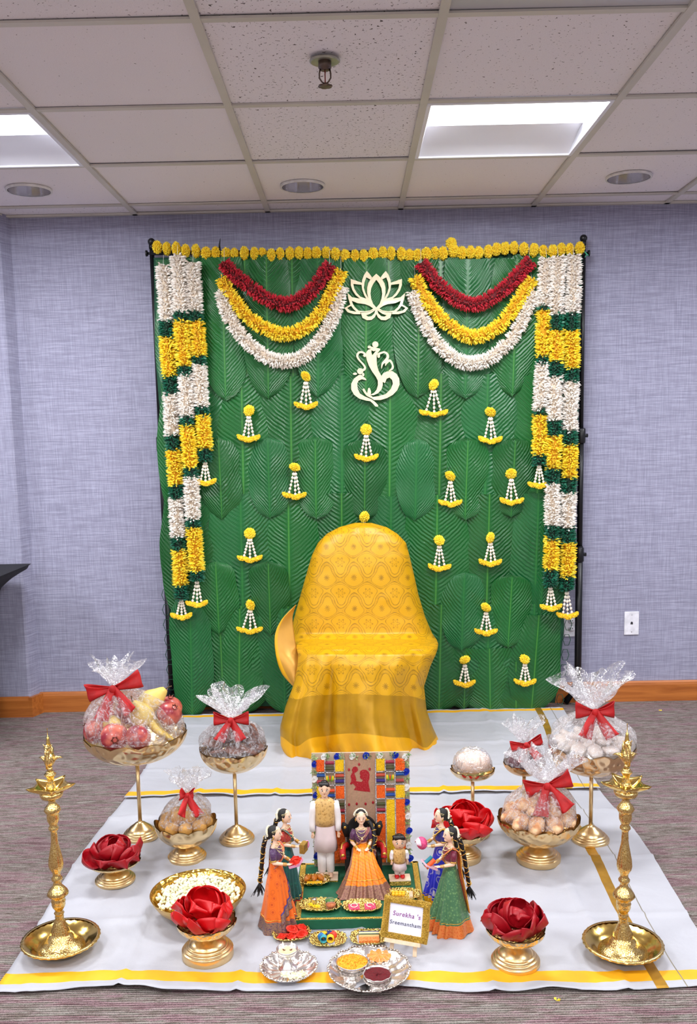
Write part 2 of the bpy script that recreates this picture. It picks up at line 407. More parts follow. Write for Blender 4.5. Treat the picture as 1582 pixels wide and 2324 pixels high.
pick = {(1, 0): 0, (1, 1): 0, (1, -1): 0, (2, 0): 3, (0, 0): 2, (0, 1): 2, (0, 2): 2, (1, 2): 2, (2, 2): 2, (3, 0): 3, (3, 1): 1}
for i in range(-5, 7):
    for j in range(-8, 4):
        if (i, j) in TROFF: continue
        cx = X0+P*(i+.5); cy = Y0+P*(j+.5) if j < 3 else (Y0+3*P+YW)/2
        k = pick.get((i, j), R.choice((1, 2, 3, 2)))
        me = plain[k] if j < 3 else cutm[k]
        for c in cans:
            if abs(c.x-cx) < P/2 and abs(c.y-cy) < P/2 and j < 3: me = tile_mesh(TM[k], hole=(c.x-cx, c.y-cy))
        if (i, j) == (2, -1): me = PANEL
        inst('ceiling_tile', me, ceil, (cx, cy, ZC+.009+R.uniform(0, .002)), (R.uniform(-.004, .004), R.uniform(-.003, .003), 0))
# ---- troffers
t = NT('lens'); t.set(Base_Color='ffffff', Emission_Color='f4f8ff', Emission_Strength=4.0); LENS = t.m
TW = mat('e8e9f2', .35, 0, .02, 3)
def troffer(i, j):
    vis = {(2, 1): 'square recessed ceiling light, fully in frame right of the backdrop centre', (-1, 1): 'square recessed ceiling light cut off by the left edge of the photo'}
    c = V3((X0+P*(i+.5), Y0+P*(j+.5), ZC))
    t = thing('ceiling_light', vis.get((i, j), 'square recessed ceiling light in the rows behind the camera'), 'ceiling light', c, 0, 'square recessed ceiling lights')
    h = P/2-.012; q = h-.012
    b = MB()
    for s in (-1, 1):
        b.box((0, s*(h-.006), .003), (2*h, .014, .008)); b.box((s*(h-.006), 0, .003), (.014, 2*h-.028, .008))
    bevel(b.build('frame', TW, t), .0015)
    ly0, ly1, dz = -q+.012, q*.22, .045
    b = MB(); b.grid(lambda a, v: (-q+2*q*a, ly0+(ly1-ly0)*v, dz-.012*sin(pi*v)), 2, 8, flip=True); b.build('lens', LENS, t)
    b = MB(); b.grid(lambda a, v: (-q+2*q*a, ly1+(q-ly1)*v, dz*(1-v**1.6)+.004), 2, 8, flip=True)
    b.build('reflector', TW, t)
    MB().grid(lambda a, v: (-q+2*q*a, -q+(ly0+q)*v, .004+dz*v), 2, 1, flip=True).build('reflector', TW, t)
    b = MB()
    for s in (-1, 1): b.grid(lambda a, v: (s*(q-.0), -q+2*q*a, .0+(dz+.03)*v), 1, 1)
    b.box((0, 0, dz+.035), (2*q, 2*q, .006)); b.build('housing', TW, t)
    ld = bpy.data.lights.new('lamp', 'AREA'); ld.shape = 'RECTANGLE'; ld.size = 2*q-.02; ld.size_y = ly1-ly0-.02; ld.energy = TROFFER_POWER; ld.color = (.97, .985, 1)
    lo = bpy.data.objects.new('lamp', ld); col.objects.link(lo); lo.parent = t; lo.location = (0, (ly0+ly1)/2, .025)
for ij in sorted(TROFF): troffer(*ij)
# ---- recessed cans and sprinkler
CHR = mat('d5d2d6', .2, .85, .1, 20); DARK = mat('3a3638', .3, .6, .1)
for c, lb in zip(cans, ('round recessed downlight at the left edge under the square light', 'round recessed downlight above the marigold string centre', 'round recessed downlight at the right above the wall')):
    t = thing('downlight', lb, 'downlight', c, 0, 'round recessed downlights')
    MB().lathe([(.086, -.001), (.0925, -.0015), (.0925, .009), (.086, .009)], 40, cap=False).build('trim_ring', mat('e6e4e2', .4), t)
    MB().lathe([(.088, 0), (.086, .02), (.08, .05), (.068, .085), (.05, .11)], 40, cap=False, rf=lambda a, j, z: 1-.035*abs(sin(a*5))).build('reflector_cone', CHR, t)
    b = MB(); b.lathe([(.05, .11), (.05, .112), (0, .112)], 24); b.ball((0, 0, .1), (.028, .028, .03)); b.build('lamp_bulb', DARK, t)
BRZ = mat('6b5d55', .3, .9, .15)
t = thing('fire_sprinkler', 'bronze pendant fire sprinkler head on the ceiling', 'sprinkler', spr)
b = MB(); b.lathe([(.0, 0), (.042, -.0005), (.042, -.003), (.036, -.006), (.022, -.003), (0, -.003)], 32); b.build('escutcheon', mat('a9a89c', .35, .6, .1), t)
b = MB(); b.lathe([(.018, 0), (.018, -.02), (.012, -.022), (.012, -.026), (0, -.026)], 20); b.build('body', BRZ, t)
b = MB()
for s in (-1, 1): b.tube([(s*.013, 0, -.022), (s*.0155, 0, -.034), (s*.0155, 0, -.046), (s*.009, 0, -.056), (s*.002, 0, -.060)], .0022)
b.build('frame_arms', BRZ, t)
MB().tube([(0, 0, -.024), (0, 0, -.058)], .0016).build('glass_bulb', mat('8c3026', .2), t)
b = MB(); b.lathe([(0, -.060), (.006, -.060), (.006, -.064), (.020, -.066), (.020, -.068), (0, -.068)], 24, rf=lambda a, j, z: 1-.12*(j > 2 and sin(a*6) > .3)); b.build('deflector', BRZ, t)
# ---- wall plates
PLW = mat('e9e9f2', .35)
def plate(u, v, lb, name, kind):
    p = at(u, v, y=YW); t = thing(name, lb, 'wall plate', (p.x, YW, p.z))
    o = MB().box((0, -.0028, 0), (.071, .0056, .115)).build('cover_plate', PLW, t); bevel(o, .0022, 3)
    for s in (-1, 1):
        MB().lathe([(0, 0), (.0032, 0), (.0026, .0012), (0, .0014)], 10).build('screw', mat('c9c8cf', .3, .6), t)
        o = t.children[-1] if t.children else None
    sc = [o for o in bpy.data.objects if o.parent == t and o.name.startswith('screw')]
    for k, o in enumerate(sc): o.rotation_euler = (pi/2, 0, 0); o.location = (0, -.0055, (.042 if k else -.042) if kind else 0)
    if kind:
        b = MB(); b.box((0, -.0062, 0), (.011, .003, .009)); b.box((0, -.0062, .006), (.006, .003, .004)); b.build('jack_socket', mat('2b2d33', .5), t)
    else:
        for s in (-1, 1):
            b = MB(); b.lathe([(0, 0), (.0165, 0), (.0165, .0012), (0, .0014)], 24, sy=.86); o = b.build('socket_face', PLW, t); o.rotation_euler = (pi/2, 0, 0); o.location = (0, -.0055, s*.0195)
            b = MB(); b.box((-.006, -.0072, s*.0195+.003), (.0022, .001, .008)); b.box((.006, -.0072, s*.0195+.003), (.0022, .001, .0065)); b.lathe([(0, 0), (.0024, 0), (0, .001)], 8, c=(0, -.007, s*.0195-.006)); b.build('slots', mat('26262a', .5), o); 
            for q in b.v: pass
            k = [x for x in bpy.data.objects if x.parent == o][0]; k.matrix_parent_inverse = (Matrix.Translation((0, -.0055, s*.0195)) @ Matrix.Rotation(pi/2, 4, 'X')).inverted()
plate(1433, 1414, 'white telephone wall plate with a single jack, on bare wall right of the backdrop', 'phone_wall_plate', 1)
plate(1296, 1418, 'white electrical outlet half hidden behind the right stand pole', 'power_outlet', 0)
# ---- black table at the left edge
pc = at(33, 1293, y=4.12)
t = thing('table', 'table under a black stretch cover, only its corner in frame at the left edge', 'table', (pc.x-.92, 4.0, 0))
def tc(i, j):
    a = 2*pi*i; z = pc.z*(1-j)
    ins = interp([(0, 0.), (.03, .002), (.06, .05), (.12, .10), (.3, .16), (.6, .18), (1, .15)], j)[0]
    hx, hy = .92-ins, .31-ins*.8
    c, s = cos(a), sin(a); k = 1/max(abs(c), abs(s)); e = .97
    return (hx*max(-1, min(1, c*k)), hy*max(-1, min(1, s*k)), z)
b = MB(); b.grid(tc, 64, 40, closeu=True, flip=False); n0 = len(b.v); b.face([i for i in range(64)], 0, False)
bevel(b.build('stretch_cover', mat('0b0c12', .75, 0, .1, 40, .1, 400), t), .008)
for sx in (-1, 1):
    for sy in (-1, 1): MB().tube([(sx*.72, sy*.16, 0), (sx*.72, sy*.16, .7)], .014, 10).build('leg', mat('55585c', .4, .7), t)

# ================================================================== backdrop stand
YB = 4.36; YP = 4.392
pl = at(345, 575, y=YP); pr = at(1324, 575, y=YP); ptl = at(343, 549, y=YP); ptr = at(1323, 541, y=YP)
st = thing('backdrop_stand', 'black metal frame that carries the leaf backdrop', 'stand', ((pl.x+pr.x)/2, YP, 0))
zb = (pl.z+pr.z)/2
for s, p, pt in ((-1, pl, ptl), (1, pr, ptr)):
    x = p.x
    b = MB(); b.tube([V3((x, YP, .03)), V3((x, YP, .78))], .017, 14); b.tube([V3((x, YP, .74)), V3((x, YP, 1.32))], .014, 14); b.tube([V3((x, YP, 1.3)), V3((x, YP, pt.z-.01))], .011, 14)
    b.build('pole', BLACKM, st, world=True)
    for z in (.74, 1.3):
        b = MB(); b.tube([V3((x, YP, z-.035)), V3((x, YP, z-.03)), V3((x, YP, z+.03)), V3((x, YP, z+.035))], [.019, .0215, .0215, .018], 14)
        b.tube([V3((x+.0, YP, z)), V3((x+.032, YP, z))], .009, 10); b.build('collar', BLACKM, st, world=True)
    b = MB(); b.ball(V3((x, YP, pt.z)), .017, 16, 10); b.tube([V3((x, YP, pt.z-.03)), V3((x, YP, pt.z-.012))], .013, 12); b.build('finial', BLACKM, st, world=True)
    b = MB(); b.tube([V3((x, YP, p.z-.0)), V3((x+s*.02, YP, p.z))], .006, 8); b.tube([V3((x+s*.02, YP, p.z)), V3((x+s*.028, YP, p.z))], [.013, .015], 12)
    b.build('clamp_knob', BLACKM, st, world=True)
    for a in (radians(s*35), radians(180-s*20), radians(-90)):
        d = V3((-s*.05, .03, 0))
        if a == radians(-90): d = V3((s*.05, -.12, 0))
        b = MB(); b.tube([V3((x, YP, .14)), V3((x, YP, .05))+d*.55, V3((x, YP, .012))+d], [.014, .014, .018], 8); b.build('tripod_leg', BLACKM, st, world=True)
MB().tube([V3((pl.x, YP-.012, pl.z)), V3((pr.x, YP-.012, pr.z))], .011, 12).build('crossbar', BLACKM, st, world=True)

# ================================================================== leaf backdrop
LEAFM = [m_leaf('0e6226', '064216', '4c9038'), m_leaf('136c34', '094a1e', '2f7a36'), m_leaf('12662a', '0a541c', '4f963e')]
bd = thing('leaf_backdrop', 'green backdrop wall of overlapping banana leaves hung from the black frame', 'backdrop', ((pl.x+pr.x)/2, YB, 0))
# dark green net sheet behind the leaves: left and right edges follow the photo
edgeL = [(590, 349), (800, 352), (1000, 368), (1200, 376), (1400, 386), (1600, 400), (1625, 410)]
edgeR = [(580, 1322), (1000, 1312), (1300, 1302), (1340, 1268), (1420, 1282), (1600, 1262), (1625, 1250)]
NET = mat('1d4f38', .8, 0, .2, 20)
def sheet(i, j):
    v = 585+(1605-585)*j; a = interp(edgeL, v)[0]; c = interp(edgeR, v)[0]
    return at(a+(c-a)*i, v-10*i, y=YB+.004+.003*sin(i*40)+.003*sin(j*9+i*7))
b = MB(); b.grid(sheet, 60, 30); b.build('net_sheet', NET, bd, world=True, solid=.001)
b = MB()
for s, E_ in ((0, edgeL), (1, edgeR)):          # mesh loops that stick out at the lower edges
    for v in range(1350, 1600, 34):
        uu = interp(E_, v)[0]+(-8 if s == 0 else 8); p = at(uu, v, y=YB+.004)
        b.tube([p+V3((.018*cos(q*pi/3), 0, .03*sin(q*pi/3))) for q in range(7)], .0016, 4, cap=False)
b.build('net_loops', NET, bd, world=True)
def leaf(u, v0, v1, wpx, y, k, tip='both', lean=0., wl=None, wr=None):
    """one leaf from pixel row v0 (cut or rounded top) down to its tip v1"""
    A0 = at(u, v0, y=y); A1 = at(u+lean, v1, y=y); n = (A0-V3((0, 0, EYE))).length; hw = wpx/2/ppm(A0)
    ph = R.uniform(0, 6); L = (A0-A1).length; wl = wl or 1; wr = wr or 1
    def fn(i, j):
        s = 2*i-1; a = j
        if tip == 'cut': wd = min(1, .80+.5*a) if a < .4 else 1
        else: wd = max(0, 1-max(0, (.22-a)/.22)**2.4)**.5
        if a > .55: wd *= max(0, 1-((a-.55)/.45)**2.5)**.62
        c = A0.lerp(A1, a); ww = hw*wd*(wl if s < 0 else wr)
        dep = .012*(1-s*s)-.008*sin(a*5+ph)*s*s-.004*sin(a*13+ph)*abs(s)+.002
        rib = .0018 if abs(s) < .06 else 0
        wob = .006*sin(a*9+ph)*abs(s)
        return c+V3((s*ww+wob, -dep-rib, 0))
    b = MB(); b.grid(fn, 14, 26, uvf=lambda i, j: (i, 1-j*L/.42*.9)); b.build('banana_leaf', LEAFM[k % 3], bd, world=True)
Bc = [440, 551, 660, 772, 885, 997, 1110, 1225]; Ac = [497, 607, 718, 832, 945, 1060, 1172]
kk = 0
def row(us, v0, v1, wd, y, tip, jit=6, slope=-.018, lean=0):
    global kk
    for n, u in enumerate(us):
        kk += 1; leaf(u+R.uniform(-jit, jit), v0+slope*(u-800)*-0+R.uniform(-jit, jit), v1+R.uniform(-jit, jit), wd*R.uniform(.94, 1.06), y-.0016*(n % 2)-R.uniform(0, .001), kk, tip, lean-(u-800)*.028)
for x, l in ((395, 40), (1272, 28)):
    for v0, v1 in ((590, 930), (850, 1200), (1110, 1400)):
        kk += 1; leaf(x-(x-800)*(v0-600)*.00006, v0, v1, 96, YB-.002, kk, 'cut', -(x-800)*.028)
row(Bc, 582, 930, 150, YB-.006, 'cut'); row([840], 585, 800, 120, YB-.005, 'cut')
row(Bc, 852, 1200, 156, YB-.012, 'cut'); row(Bc, 1122, 1440, 152, YB-.018, 'cut')
row(Bc[1:7], 1376, 1618, 150, YB-.024, 'cut')
row([u+3 for u in Ac], 585, 905, 118, YB-.024, 'cut')
row(Ac, 994, 1178, 94, YB-.026, 'both', 4); row([448], 1060, 1230, 80, YB-.02, 'both')
row([490, 609], 1275, 1442, 94, YB-.034, 'both', 4); row([1056, 1162], 1300, 1472, 92, YB-.034, 'both', 4)
row([497, 720, 945, 1060], 1420, 1616, 110, YB-.022, 'cut')
leaf(432, 1345, 1636, 98, YB-.034, 1, 'both', 6, .95, 1.0); leaf(400, 1130, 1390, 60, YB-.006, 2, 'both', 8)
leaf(1222, 1395, 1622, 120, YB-.032, 0, 'cut', -18); leaf(545, 1380, 1618, 112, YB-.03, 2, 'cut', -2); leaf(640, 1380, 1620, 120, YB-.030, 1, 'cut', 8)
leaf(1110, 1470, 1618, 125, YB-.030, 2, 'cut', 2); leaf(1170, 1500, 1622, 120, YB-.026, 0, 'cut', 0); leaf(1246, 1120, 1400, 80, YB-.022, 1, 'cut', -22)
YG = YB-.075                                     # plane of the garlands in front of the leaves
# ---- cloth banners of flowers
YEL = m_petal('ffd000', 'fff04a'); YEL2 = m_petal('fbc400', 'ffe838'); WHT = m_petal('f4e8dc', 'fffdf8'); REDP = m_petal('a00a20', 'd01a34'); GRN = m_petal('064a34', '10785a', .45)
CORE = {'y': mat('c98f00', .8), 'w': mat('c9b8a4', .8), 'r': mat('5d0712', .8), 'g': mat('03281c', .8)}
PET = {'y': YEL, 'w': WHT, 'r': REDP, 'g': GRN}
def pom(n, r, sq=1.):
    b = MB(); b.ball((0, 0, 0), (r*.62, r*.62*sq, r*.62), 8, 6)
    for i in range(n):
        z = 1-2*(i+.5)/n; q = sqrt(1-z*z); a = i*2.39996
        d = V3((q*cos(a)+R.uniform(-.15, .15), q*sin(a)+R.uniform(-.15, .15), z+R.uniform(-.15, .15)))
        b.petal(V3((d.x, d.y*sq, d.z))*r*.45, V3((d.x, d.y*sq, d.z)), r*R.uniform(.42, .55), r*.15)
    return b
POM = [take(pom(300, .029).build('marigold', YEL)) for _ in range(3)]
def hook(b, p): b.tube([p+V3((0, .01, .012)), p+V3((0, -.004, .014)), p+V3((0, -.008, .0)), p+V3((0, .002, -.006))], .0011, 5)
# marigold string along the crossbar
mg = thing('marigold_garland', 'long string of yellow marigold balls along the top of the leaf backdrop', 'garland', (0, YP-.05, pl.z))
pathM = [(357, 563), (400, 566), (425, 570), (470, 573), (520, 576), (575, 577), (620, 578), (650, 577), (680, 576), (700, 576), (745, 574), (770, 580), (830, 580), (870, 577), (910, 577), (950, 580), (990, 574), (1015, 573), (1040, 572), (1090, 574), (1125, 568), (1155, 560), (1180, 563), (1220, 570), (1255, 571), (1290, 565), (1315, 562)]
def mline(u):
    return interp([(a, b_) for a, b_ in pathM], u)[0]
pts = []; u = 357
while u < 1316:
    pts.append((u, mline(u)+R.uniform(-2, 2))); u += R.uniform(18, 23.5)
for u, v in pts:
    p = at(u, v, y=YP-.055+R.uniform(-.008, .008))-V3(mg.location)
    inst('marigold', R.choice(POM), mg, p, (R.uniform(0, 6), 0, R.uniform(-.15, .15)), (R.uniform(.74, .9), 1.12, R.uniform(1.1, 1.22)))
for u, v in ((1024, 552), (1030, 568)):
    inst('marigold', POM[1], mg, at(u, v, y=YP-.06)-V3(mg.location), (1, 2, 3), .95)
MB().tube([at(u, v, y=YP-.055) for u, v in pts], .0025, 6).build('string', mat('7d6a1a', .8), mg, world=True)
b = MB(); b.tube([at(1318, 565, y=YP-.03), at(1328, 572, y=YP-.03), at(1335, 580, y=YP-.04)], .0025, 5); b.tube([at(1320, 567, y=YP-.03), at(1331, 577, y=YP-.035), at(1328, 584, y=YP-.04)], .002, 5)
b.build('ribbon_end', mat('4fbf9a', .5), mg, world=True)
MB().tube([at(499, 575, y=YP), at(498, 556, y=YP-.01), at(500, 541, y=YP-.012)], [.005, .004, .001], 6).build('clip', BLACKM, mg, world=True)
# swags
def strand(b, pts, r, dens, wd, lo=.8, hi=1.12, start=.25):
    L = 0
    for a, c in zip(pts, pts[1:]): L += (c-a).length
    n = int(L*dens); k = len(pts)-1
    for i in range(n):
        t = R.uniform(0, k); a = int(min(t, k-1)); p = pts[a].lerp(pts[a+1], t-a); d = (pts[a+1]-pts[a]).normalized()
        x = d.orthogonal().normalized(); x.rotate(Matrix.Rotation(R.uniform(0, 2*pi), 3, d))
        dr = x+d*R.uniform(-.35, .35); ln = r*R.uniform(lo, hi); b.petal(p+dr*ln*start, dr, ln*(1-start), wd)
def swag(kind, px, lb, r, y):
    P_ = spline([at(u, v, y=y) for u, v in px], 28)
    t = thing('swag_garland', lb, 'garland', P_[len(P_)//2], 0, 'draped garlands on the leaf backdrop')
    b = MB(); b.tube(P_, r*.45, 8); b.build('core', CORE[kind], t, world=True)
    b = MB(); strand(b, P_, r, 2500, .0046); b.build('petals', PET[kind], t, world=True, stuff=True)
    for e in (P_[0], P_[-1]):
        b = MB(); b.tube([e, e+V3((0, .02, .03)), e+V3((0, .03, .07))], .0009, 5); b.build('hanging_wire', STRINGW, t, world=True)
for sd, nm in ((0, 'left of the lotus'), (1, 'right of the lotus')):
    if sd == 0:
        r1 = [(508, 598), (530, 622), (562, 648), (600, 676), (640, 690), (668, 687), (702, 665), (730, 632), (748, 602)]
        y1 = [(503, 632), (530, 680), (570, 725), (618, 753), (650, 758), (692, 744), (732, 702), (757, 655), (774, 616)]
        w1 = [(503, 662), (515, 710), (550, 765), (600, 808), (645, 820), (692, 808), (735, 760), (760, 708), (776, 652)]
    else:
        r1 = [(956, 597), (990, 640), (1030, 675), (1068, 691), (1105, 682), (1150, 650), (1180, 620), (1203, 594)]
        y1 = [(942, 630), (970, 682), (1010, 730), (1055, 760), (1088, 763), (1130, 742), (1165, 700), (1190, 660), (1207, 634)]
        w1 = [(937, 662), (960, 725), (1000, 788), (1045, 820), (1075, 824), (1112, 813), (1160, 770), (1190, 715), (1210, 660)]
    swag('r', r1, 'deep red draped garland, the shortest of the three swags '+nm, .038, YG)
    swag('y', y1, 'yellow draped garland, the middle one of the three swags '+nm, .037, YG+.012)
    swag('w', w1, 'cream white draped garland, the longest of the three swags '+nm, .037, YG+.02)
# bead-and-flower tassels
def beads(b, a, c, nb=6, r=.0062):
    b.tube([a, c], .0014, 5)
    for i in range(nb):
        f = (i+.6)/nb; b.ball(a.lerp(c, f), (r, r, r*1.15), 8, 6)
def crescent(b, p, wd, rot):
    n = 7; X = V3((cos(rot), 0, sin(rot))); Z = V3((-sin(rot), 0, cos(rot)))
    pts = [p+X*(wd*(i/(n-1)-.5)*2)+Z*(.35*wd*((i/(n-1)-.5)*2)**2) for i in range(n)]
    b.tube(pts, [wd*.12, wd*.3, wd*.36, wd*.38, wd*.36, wd*.3, wd*.12], 8)
    for i in range(240):
        t = R.uniform(0, n-1); a = int(min(t, n-2)); q = pts[a].lerp(pts[a+1], t-a); e = 1-abs(t/(n-1)*2-1)**3
        d = V3((R.uniform(-1, 1), R.uniform(-1, .6), R.uniform(-1, .9))).normalized(); b.petal(q+d*wd*.2*e, d+X*(t/(n-1)-.5), wd*(.14+.26*e), .0028)
def tassel_parts(t, top, ends, world=True):
    for e in ends:
        s = top+(e-top)*.02+V3(((e.x-top.x)*.15, 0, 0)); b = MB(); beads(b, s, e); b.build('bead_strand', mat('f3ead9', .4, 0, .05), t, world=True)
    k = len(ends)
    for i, e in enumerate(ends):
        b = MB(); crescent(b, e+V3(((i-(k-1)/2)*.008, -.004*(i % 2), -.008)), .024, (i-(k-1)/2)*.28+R.uniform(-.12, .12)); b.build('flower_pod', YEL2, t, world=True)
def hang(u, v, vb, lb, wide=1., nn=3):
    y = YG+.03; p = at(u, v, y=y); e = at(u, vb, y=y)
    t = thing('flower_tassel', lb, 'tassel', p, 0, 'flower and bead tassels on the leaf backdrop')
    inst('rosette', POM[R.randrange(3)], t, (0, 0, 0), (R.uniform(0, 6), R.uniform(0, 6), 0), (1, .7, 1))
    b = MB(); b.tube([p+V3((.006*cos(q*pi/4), .012, .03+.008*sin(q*pi/4))) for q in range(9)], .0009, 5); b.build('wire_ring', mat('33373a', .4, .8), t, world=True)
    if vb:
        off = [(-.028, .004), (.002, -.006), (.028, .002)] if nn == 3 else [(-.02, 0), (.02, -.002)]
        tassel_parts(t, p+V3((0, -.004, -.02)), [e+V3((a*wide+R.uniform(-.003, .003), -.004, c+.014)) for a, c in off])
TS = [(694, 854, 925, 'directly under the left white swag', .9), (565, 932, 999, 'highest of the left column beside the vertical strings', .8), (984, 873, 942, 'widest pods, left below the right swags', 1.15),
      (1113, 935, 1003, 'highest of the right column, under the right white swag', .85), (831, 975, 1043, 'directly under the elephant-headed cutout', .95), (669, 1060, 1129, 'alone in mid height between chair drape and left column', .9),
      (1022, 1080, 1146, 'mid height, upper right of the chair', .85), (1160, 1075, 1142, 'mid height, nearest the right vertical strings', .9), (567, 1211, 1272, 'left column, level with the top of the chair drape', 1.),
      (997, 1226, 1292, 'just right of the chair drape shoulder', .85), (1113, 1220, 1281, 'right column, level with the drape top', .85), (568, 1373, 1434, 'lowest of the left column', 1.1),
      (1103, 1378, 1438, 'right column, level with the chair seat', .8), (1055, 1497, 1555, 'lowest row, the left of two', .8), (1191, 1495, 1552, 'lowest row, near the right edge', .8)]
for u, v, vb, lb, wd in TS: hang(u, v, vb, 'yellow flower tassel with white beads, '+lb, wd)
p = at(827, 1173, y=YG+.02); t = thing('flower_tassel', 'yellow flower rosette peeking out right above the top of the chair drape', 'tassel', p, 0, 'flower and bead tassels on the leaf backdrop')
inst('rosette', POM[0], t, (0, 0, 0), (1, 2, 0), (1, .8, 1)); b = MB(); b.tube([p+V3((.006*cos(q*pi/4), .012, .03+.008*sin(q*pi/4))) for q in range(9)], .0009, 5); b.build('wire_ring', mat('33373a', .4, .8), t, world=True)
b = MB(); beads(b, p+V3((0, 0, -.02)), p+V3((0, .0, -.12))); b.build('bead_strand', mat('f3ead9', .4, 0, .05), t, world=True)
# vertical strings, segments by pixel row
VS = [
 ('outermost of the three on the left', 371, 412, [('w', 603, 730), ('g', 730, 766), ('y', 766, 855), ('g', 855, 895), ('w', 895, 988), ('g', 988, 1022), ('y', 1022, 1100), ('g', 1100, 1132), ('w', 1132, 1218), ('g', 1218, 1248), ('y', 1248, 1328), ('g', 1328, 1358)], 1402, .0),
 ('middle one of the three on the left', 403, 447, [('w', 580, 710), ('g', 708, 729), ('y', 729, 832), ('g', 832, 851), ('w', 850, 945), ('g', 945, 966), ('y', 966, 1062), ('g', 1062, 1082), ('w', 1082, 1178), ('g', 1178, 1198), ('y', 1199, 1296), ('g', 1296, 1316)], 1374, -.012),
 ('innermost and shortest of the three on the left', 437, 466, [('w', 597, 708), ('g', 708, 730), ('y', 730, 808), ('g', 808, 828), ('w', 828, 922), ('g', 922, 943), ('y', 943, 1018), ('g', 1018, 1046)], 1098, 0),
 ('innermost and shortest of the three on the right', 1240, 1223, [('w', 588, 695), ('g', 695, 705), ('y', 705, 808), ('g', 808, 828), ('w', 826, 930), ('g', 930, 943), ('y', 943, 1032), ('g', 1032, 1054)], 1104, 0),
 ('middle one of the three on the right', 1266, 1250, [('w', 585, 714), ('g', 714, 750), ('y', 750, 820), ('g', 820, 856), ('w', 855, 955), ('g', 955, 988), ('y', 988, 1063), ('g', 1063, 1098), ('w', 1098, 1192), ('g', 1192, 1222), ('y', 1222, 1293), ('g', 1293, 1330)], 1382, -.01),
 ('outermost of the three on the right, against the pole', 1302, 1287, [('w', 580, 712), ('g', 712, 752), ('y', 752, 835), ('g', 835, 866), ('w', 865, 978), ('g', 978, 1010), ('y', 1010, 1085), ('g', 1085, 1118), ('w', 1118, 1198), ('g', 1198, 1234), ('y', 1232, 1308), ('g', 1308, 1340)], 1400, 0)]
for lb, u0, u1, segs, vt, dy in VS:
    va, vb = segs[0][1], segs[-1][2]; y = YG+dy+.01
    F = lambda v: at(u0+(u1-u0)*(v-va)/(vb-va)+1.2*sin(v*.03+u0), v, y=y)
    t = thing('vertical_garland', 'banded flower string, '+lb, 'garland', F(va), 0, 'banded flower strings at the sides of the backdrop')
    for c, a, z in segs:
        P_ = [F(a+(z-a)*i/4) for i in range(5)]; b = MB(); b.tube(P_, .02, 8, mi=1)
        strand(b, P_, {'w': .043, 'y': .043, 'g': .041}[c], 3000, .0047, .8, 1.06)
        o = b.build({'w': 'white_petal_band', 'y': 'yellow_petal_band', 'g': 'green_petal_band'}[c], [PET[c], CORE[c]], t, world=True, stuff=True)
    ex = F(vb); e = at(u1+1, vt, y=y)
    tassel_parts(t, ex, [e+V3((a, -.004, c+.012)) for a, c in ((-.022, .004), (.0, -.004), (.02, .003))])
    MB().tube([F(va), F(va)+V3((0, .02, .05))], .0009, 5).build('hanging_wire', STRINGW, t, world=True)

# ---- wooden cut-outs
PLY = m_wood('e3d3ae', 'f1e3c3', (30, 30, 3), .6); YC = YB-.052
def zpx(l): return [(770+x/6.833, 590+y/6.833) for x, y in l]
def cut(b, loops, k, c):
    TT = lambda p: at(p[0], p[2], y=YC+.0003*k)+V3((0, p[1], 0))
    b.prism([zpx(l) for l in loops], .005, TT)
mir = lambda l: [(1150-x, y) for x, y in l][::-1]
c0 = at(852, 670, y=YC)
t = thing('lotus_cutout', 'pale plywood lotus outline fixed on the leaf backdrop between the two swag sets', 'wall ornament', c0)
P1L = [(575, 212), (520, 262), (470, 330), (436, 420), (432, 500), (452, 590), (495, 670), (545, 745), (575, 775)]
H1L = [(575, 305), (530, 365), (495, 440), (484, 520), (495, 600), (525, 680), (575, 738)]
parts = [[P1L+mir(P1L)[1:-1], H1L+mir(H1L)[1:-1]]]
P2 = [(428, 170), (385, 230), (355, 310), (348, 400), (365, 480), (405, 560), (465, 640), (520, 700), (500, 660), (460, 600), (436, 520), (436, 420), (466, 332), (510, 272), (470, 215)]
H2 = [(420, 268), (392, 345), (382, 430), (405, 510), (452, 595), (434, 520), (432, 430), (448, 360), (482, 302)]
P3 = [(178, 293), (178, 390), (205, 470), (255, 545), (330, 605), (440, 640), (480, 660), (425, 590), (375, 490), (350, 352)]
H3 = [(218, 370), (232, 440), (272, 510), (330, 570), (420, 600), (385, 540), (356, 460), (346, 385)]
P4 = [(128, 510), (140, 590), (170, 690), (230, 770), (310, 812), (430, 806), (520, 780), (560, 765), (500, 660), (430, 625), (330, 600), (200, 578)]
H4 = [(195, 632), (210, 680), (240, 730), (300, 785), (390, 795), (480, 782), (528, 752), (470, 712), (400, 685), (280, 668)]
P5 = [(180, 685), (80, 745), (130, 810), (230, 840), (335, 840), (320, 800), (240, 770)]
H5 = [(183, 710), (123, 745), (165, 785), (268, 803), (222, 762)]
P6 = [(335, 818), (360, 898), (430, 935), (500, 930), (552, 888), (578, 830), (578, 765), (555, 762), (520, 786), (430, 812)]
H6 = [(415, 858), (450, 880), (500, 872), (545, 828), (560, 775), (528, 802), (480, 835)]
b = MB(); k = 0
cut(b, parts[0], 0, c0)
for a, h in ((P2, H2), (P3, H3), (P4, H4), (P5, H5), (P6, H6)):
    k += 1; cut(b, [a, h], k, c0); cut(b, [mir(a), mir(h)], k+5, c0)
b.build('outline', PLY, t, world=True, smooth=False)
t = thing('elephant_deity_cutout', 'pale plywood outline of an elephant-headed deity under the lotus cutout', 'wall ornament', at(852, 845, y=YC))
b = MB(); k = 0
def disk(x, y, r, ry=None): return [(x+r*cos(a*pi/12), y+(ry or r)*sin(a*pi/12)) for a in range(24)]
